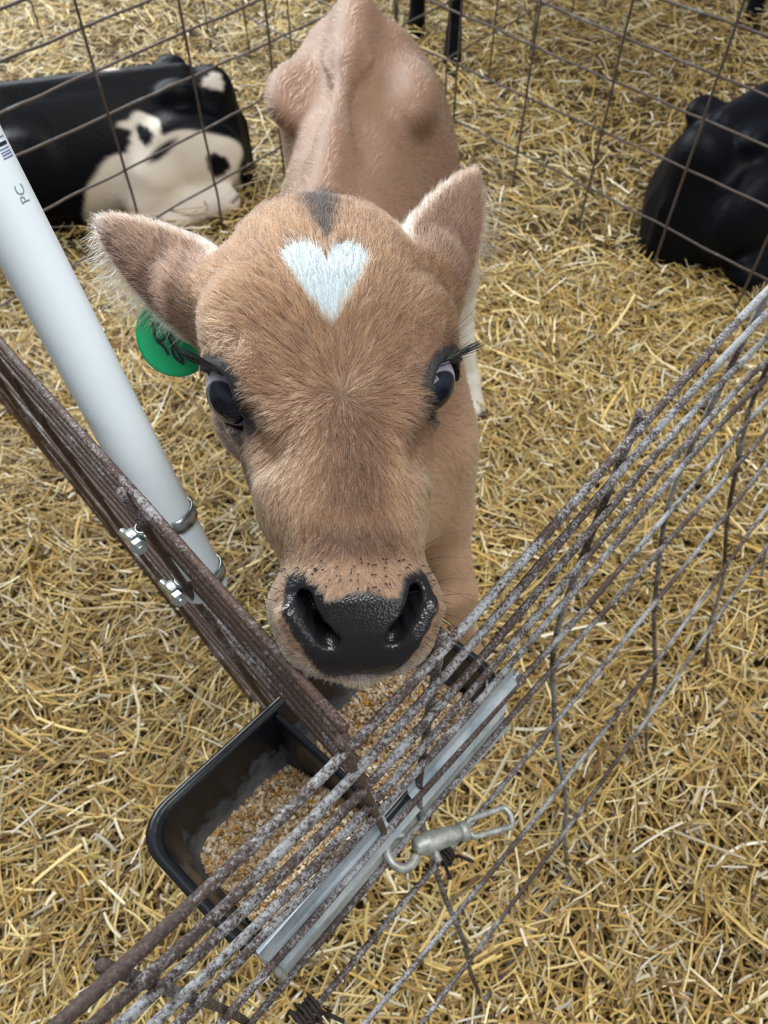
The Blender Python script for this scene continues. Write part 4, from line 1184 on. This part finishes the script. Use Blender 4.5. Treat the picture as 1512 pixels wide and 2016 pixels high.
# ------------------------------------------------------------------ other calves
def place(V, O, X, mir=1):
    """local (x along spine, y away from viewer, z up) -> world"""
    X = np.array([X[0], X[1], 0.]); X /= np.linalg.norm(X); Yv = np.array([-X[1], X[0], 0])*mir
    return np.array([O[0], O[1], 0])+V[:, :1]*X+V[:, 1:2]*Yv+V[:, 2:3]*np.array([0, 0, 1.])
def lying_calf(variant):
    f = Field(ar(-.20, 1.18, .0085), ar(-.36, .34, .0085), ar(-.03, .62, .0085))
    ty = [-.06, -.03, .02, .10, .2, .35, .5, .62, .72, .80]
    tw = [.01, .07, .115, .15, .165, .178, .178, .160, .12, .04]; tt = [.20, .27, .32, .355, .365, .372, .372, .37, .35, .28]
    def trunk_(X, Y, Z):
        w_ = np.interp(X, ty, tw); tp = np.interp(X, ty, tt); zc = tp*.46; H_ = tp-zc
        r_ = (Z-zc)/H_; ww = w_*(1-.30*np.clip(r_, 0, 1)**1.4)
        q = (np.maximum(np.abs(Y-.02-.06*np.clip(Z, 0, .4))/ww, 1e-4)**2.1+np.maximum(np.abs(r_), 1e-4)**2.1)**(1/2.1)
        return np.maximum((q-1)*np.minimum(w_, H_)*.9, np.maximum(-.065-X, X-.805))
    f.apply((-.2, -.36, -.03), (1.0, .34, .5), trunk_, 0)
    f.cone((.10, .045, .355), (.70, .045, .372), .016, .018, .04)
    for s_ in (-1, 1): f.ell((.13, .045+s_*.085, .335), (.05, .03, .03), .04)
    f.ell((.02, .03, .30), (.05, .06, .06), .05)
    # near hind: thigh, shank folded forward, cannon and hoof along the ground
    f.ell((.14, -.105, .17), (.165, .075, .135), .05)
    f.cone((.26, -.15, .16), (.30, -.165, .10), .065, .052, .05)
    f.cone((.30, -.165, .095), (.06, -.185, .070), .050, .038, .03)
    f.cone((.06, -.185, .070), (.30, -.235, .052), .036, .028, .02)
    f.cone((.30, -.235, .052), (.38, -.245, .045), .030, .030, .02)
    f.cone((.38, -.245, .043), (.425, -.250, .034), .031, .036, .01)
    # folded fore leg
    f.ell((.62, -.10, .19), (.11, .07, .13), .05)
    f.cone((.66, -.13, .10), (.76, -.17, .06), .05, .04, .03); f.cone((.76, -.17, .06), (.62, -.21, .045), .033, .027, .02)
    # neck and head raised
    f.cone((.70, .02, .27), (.86, .03, .38), .095, .07, .06); f.cone((.86, .03, .39), (.90, .02, .43), .07, .066, .04)
    f.cone((.90, .02, .43), (1.08, -.02, .36), .068, .043, .03); f.cone((1.06, -.02, .36), (1.10, -.02, .345), .045, .042, .02)
    for s_ in (-1, 1): f.cone((.88, .02+s_*.05, .46), (.86, .02+s_*.14, .46), .022, .012, .015)
    V, Q = f.mesh(); return relax(V, Q, 2), Q
LV, LQ = lying_calf(0)
def spot(P, cx, cy, rx, ry, rot=0, seed=0, rag=.16):
    c_, s_ = math.cos(rot), math.sin(rot); x = P[:, 0]-cx; y = P[:, 1]-cy
    u = (c_*x+s_*y)/rx; v = (-s_*x+c_*y)/ry
    th = np.arctan2(v, u); q = 1+rag*np.sin(3*th+seed)+rag*.5*np.sin(7*th+2*seed)
    return sstep(.006, -.006, (np.sqrt(u*u+v*v)-q)*min(rx, ry))
def holstein(V):
    # flat map of the near flank: along the spine, and up the side
    S_ = np.stack([V[:, 0], V[:, 2]*.80+V[:, 1]*.55], 1); near = V[:, 1] < .06
    mx = np.maximum
    wht = mx(mx(spot(S_, .20, .03, .225, .115, .0, 1, .10), spot(S_, .32, -.03, .15, .13, .2, 2, .10)), spot(S_, .26, .15, .07, .06, .5, 3, .12))
    wht = mx(wht, ((V[:, 2] < .085) & (V[:, 1] < -.15) & (V[:, 0] < .40)).astype(float))
    blk = mx(mx(spot(S_, .25, .155, .020, .030, -.3, 4, .1), spot(S_, .215, .105, .050, .013, -.45, 5, .05)), mx(spot(S_, .065, .05, .034, .030, .4, 6, .1), spot(S_, .33, .155, .045, .030, 0, 7, .15)))
    m_ = wht*near*(1-blk)
    m_ = mx(m_, mx(spot(S_, .02, .265, .030, .022, 0, 8), spot(S_, .30, .345, .025, .014, 0, 9)))
    C = mixc(np.tile(lin(5, 8, 15), (len(V), 1)), lin(226, 216, 202), m_)
    C[(V[:, 0] > .40) & (V[:, 1] < -.21) & (V[:, 2] < .09) & (V[:, 0] < .5)] = lin(120, 85, 55)
    return C
hol = empty('calf', (-.75, 1.92, 0), 'black and white calf lying curled on the straw at the upper left', 'calf')
WV = place(LV*.86, (-.412, 2.00), (-.955, -.295), -1)
ho = mesh_np('body', WV, LQ if True else LQ, M['hide'], hol)
set_color(ho, 'coat', holstein(LV))
blk = empty('calf', (1.02, 1.86, 0), 'all black calf lying against the wire panel at the right edge', 'calf')
WB = place(LV*.95, (.715, 1.63), (.80, .58), 1)
bo = mesh_np('body', WB, LQ[:, ::-1], M['hide'], blk); set_color(bo, 'coat', np.tile(lin(9, 12, 19), (len(LV), 1)))

def standing_calf():
    f = Field(ar(-.22, .22, .010), ar(-.42, 1.05, .010), ar(-.02, 1.0, .010))
    ty = [-.10, -.06, 0, .1, .3, .5, .62, .70]; tw = [.02, .07, .095, .11, .13, .12, .10, .03]; tt = [.70, .76, .79, .80, .79, .79, .79, .74]; tb = [.62, .56, .50, .45, .40, .41, .43, .52]
    def tr(X, Y, Z):
        w_ = np.interp(Y, ty, tw); tp = np.interp(Y, ty, tt); bt = np.interp(Y, ty, tb); zc = (tp+bt)/2; H_ = (tp-bt)/2
        q = np.sqrt((X/w_)**2+((Z-zc)/H_)**2); return np.maximum((q-1)*np.minimum(w_, H_), np.maximum(-.1-Y, Y-.7))
    f.apply((-.22, -.2, .3), (.22, .9, .9), tr, 0)
    hind = ((.065, .0), (-.060, .24))
    for s_, yo in ((1, 0.), (-1, .22)):
        f.ell((s_*.07, .03, .58), (.055, .11, .14), .05)
        f.cone((s_*.07, .02+yo*.3, .52), (s_*.065, .04+yo*.8, .34), .065, .034, .04)
        f.cone((s_*.065, .04+yo*.8, .34), (s_*.062, .00+yo, .10), .028, .022, .02)
        f.cone((s_*.062, .0+yo, .10), (s_*.062, -.02+yo, .02), .025, .032, .015)
        yf = .56
        f.cone((s_*.065, yf, .52), (s_*.06, yf, .30), .06, .034, .04); f.cone((s_*.06, yf, .30), (s_*.058, yf, .09), .028, .021, .02)
        f.cone((s_*.058, yf, .09), (s_*.058, yf-.015, .02), .024, .031, .012)
    f.cone((0, .62, .68), (0, .82, .86), .09, .065, .05); f.cone((0, .82, .88), (0, 1.0, .78), .065, .042, .03)
    for s_ in (-1, 1): f.cone((s_*.04, .80, .91), (s_*.13, .78, .90), .022, .012, .015)
    f.cone((0, -.09, .74), (0, -.13, .40), .018, .012, .02)
    V, Q = f.mesh(); return relax(V, Q, 2), Q
SV, SQ = standing_calf()
def stand(O, ang, label, colr):
    r_ = empty('calf', (O[0], O[1], 0), label, 'calf'); c_, s_ = math.cos(ang), math.sin(ang)
    W = np.stack([O[0]+SV[:, 0]*c_-SV[:, 1]*s_, O[1]+SV[:, 0]*s_+SV[:, 1]*c_, SV[:, 2]], 1)
    o = mesh_np('body', W, SQ, M['hide'], r_); set_color(o, 'coat', np.tile(colr, (len(SV), 1)))
stand((.165, 2.71), -.05, 'black calf standing beyond the tan calf, only its legs in view', lin(9, 12, 20))
stand((1.36, 2.80), -.05, 'black calf at the upper right corner, only one shank in view', lin(9, 12, 20))
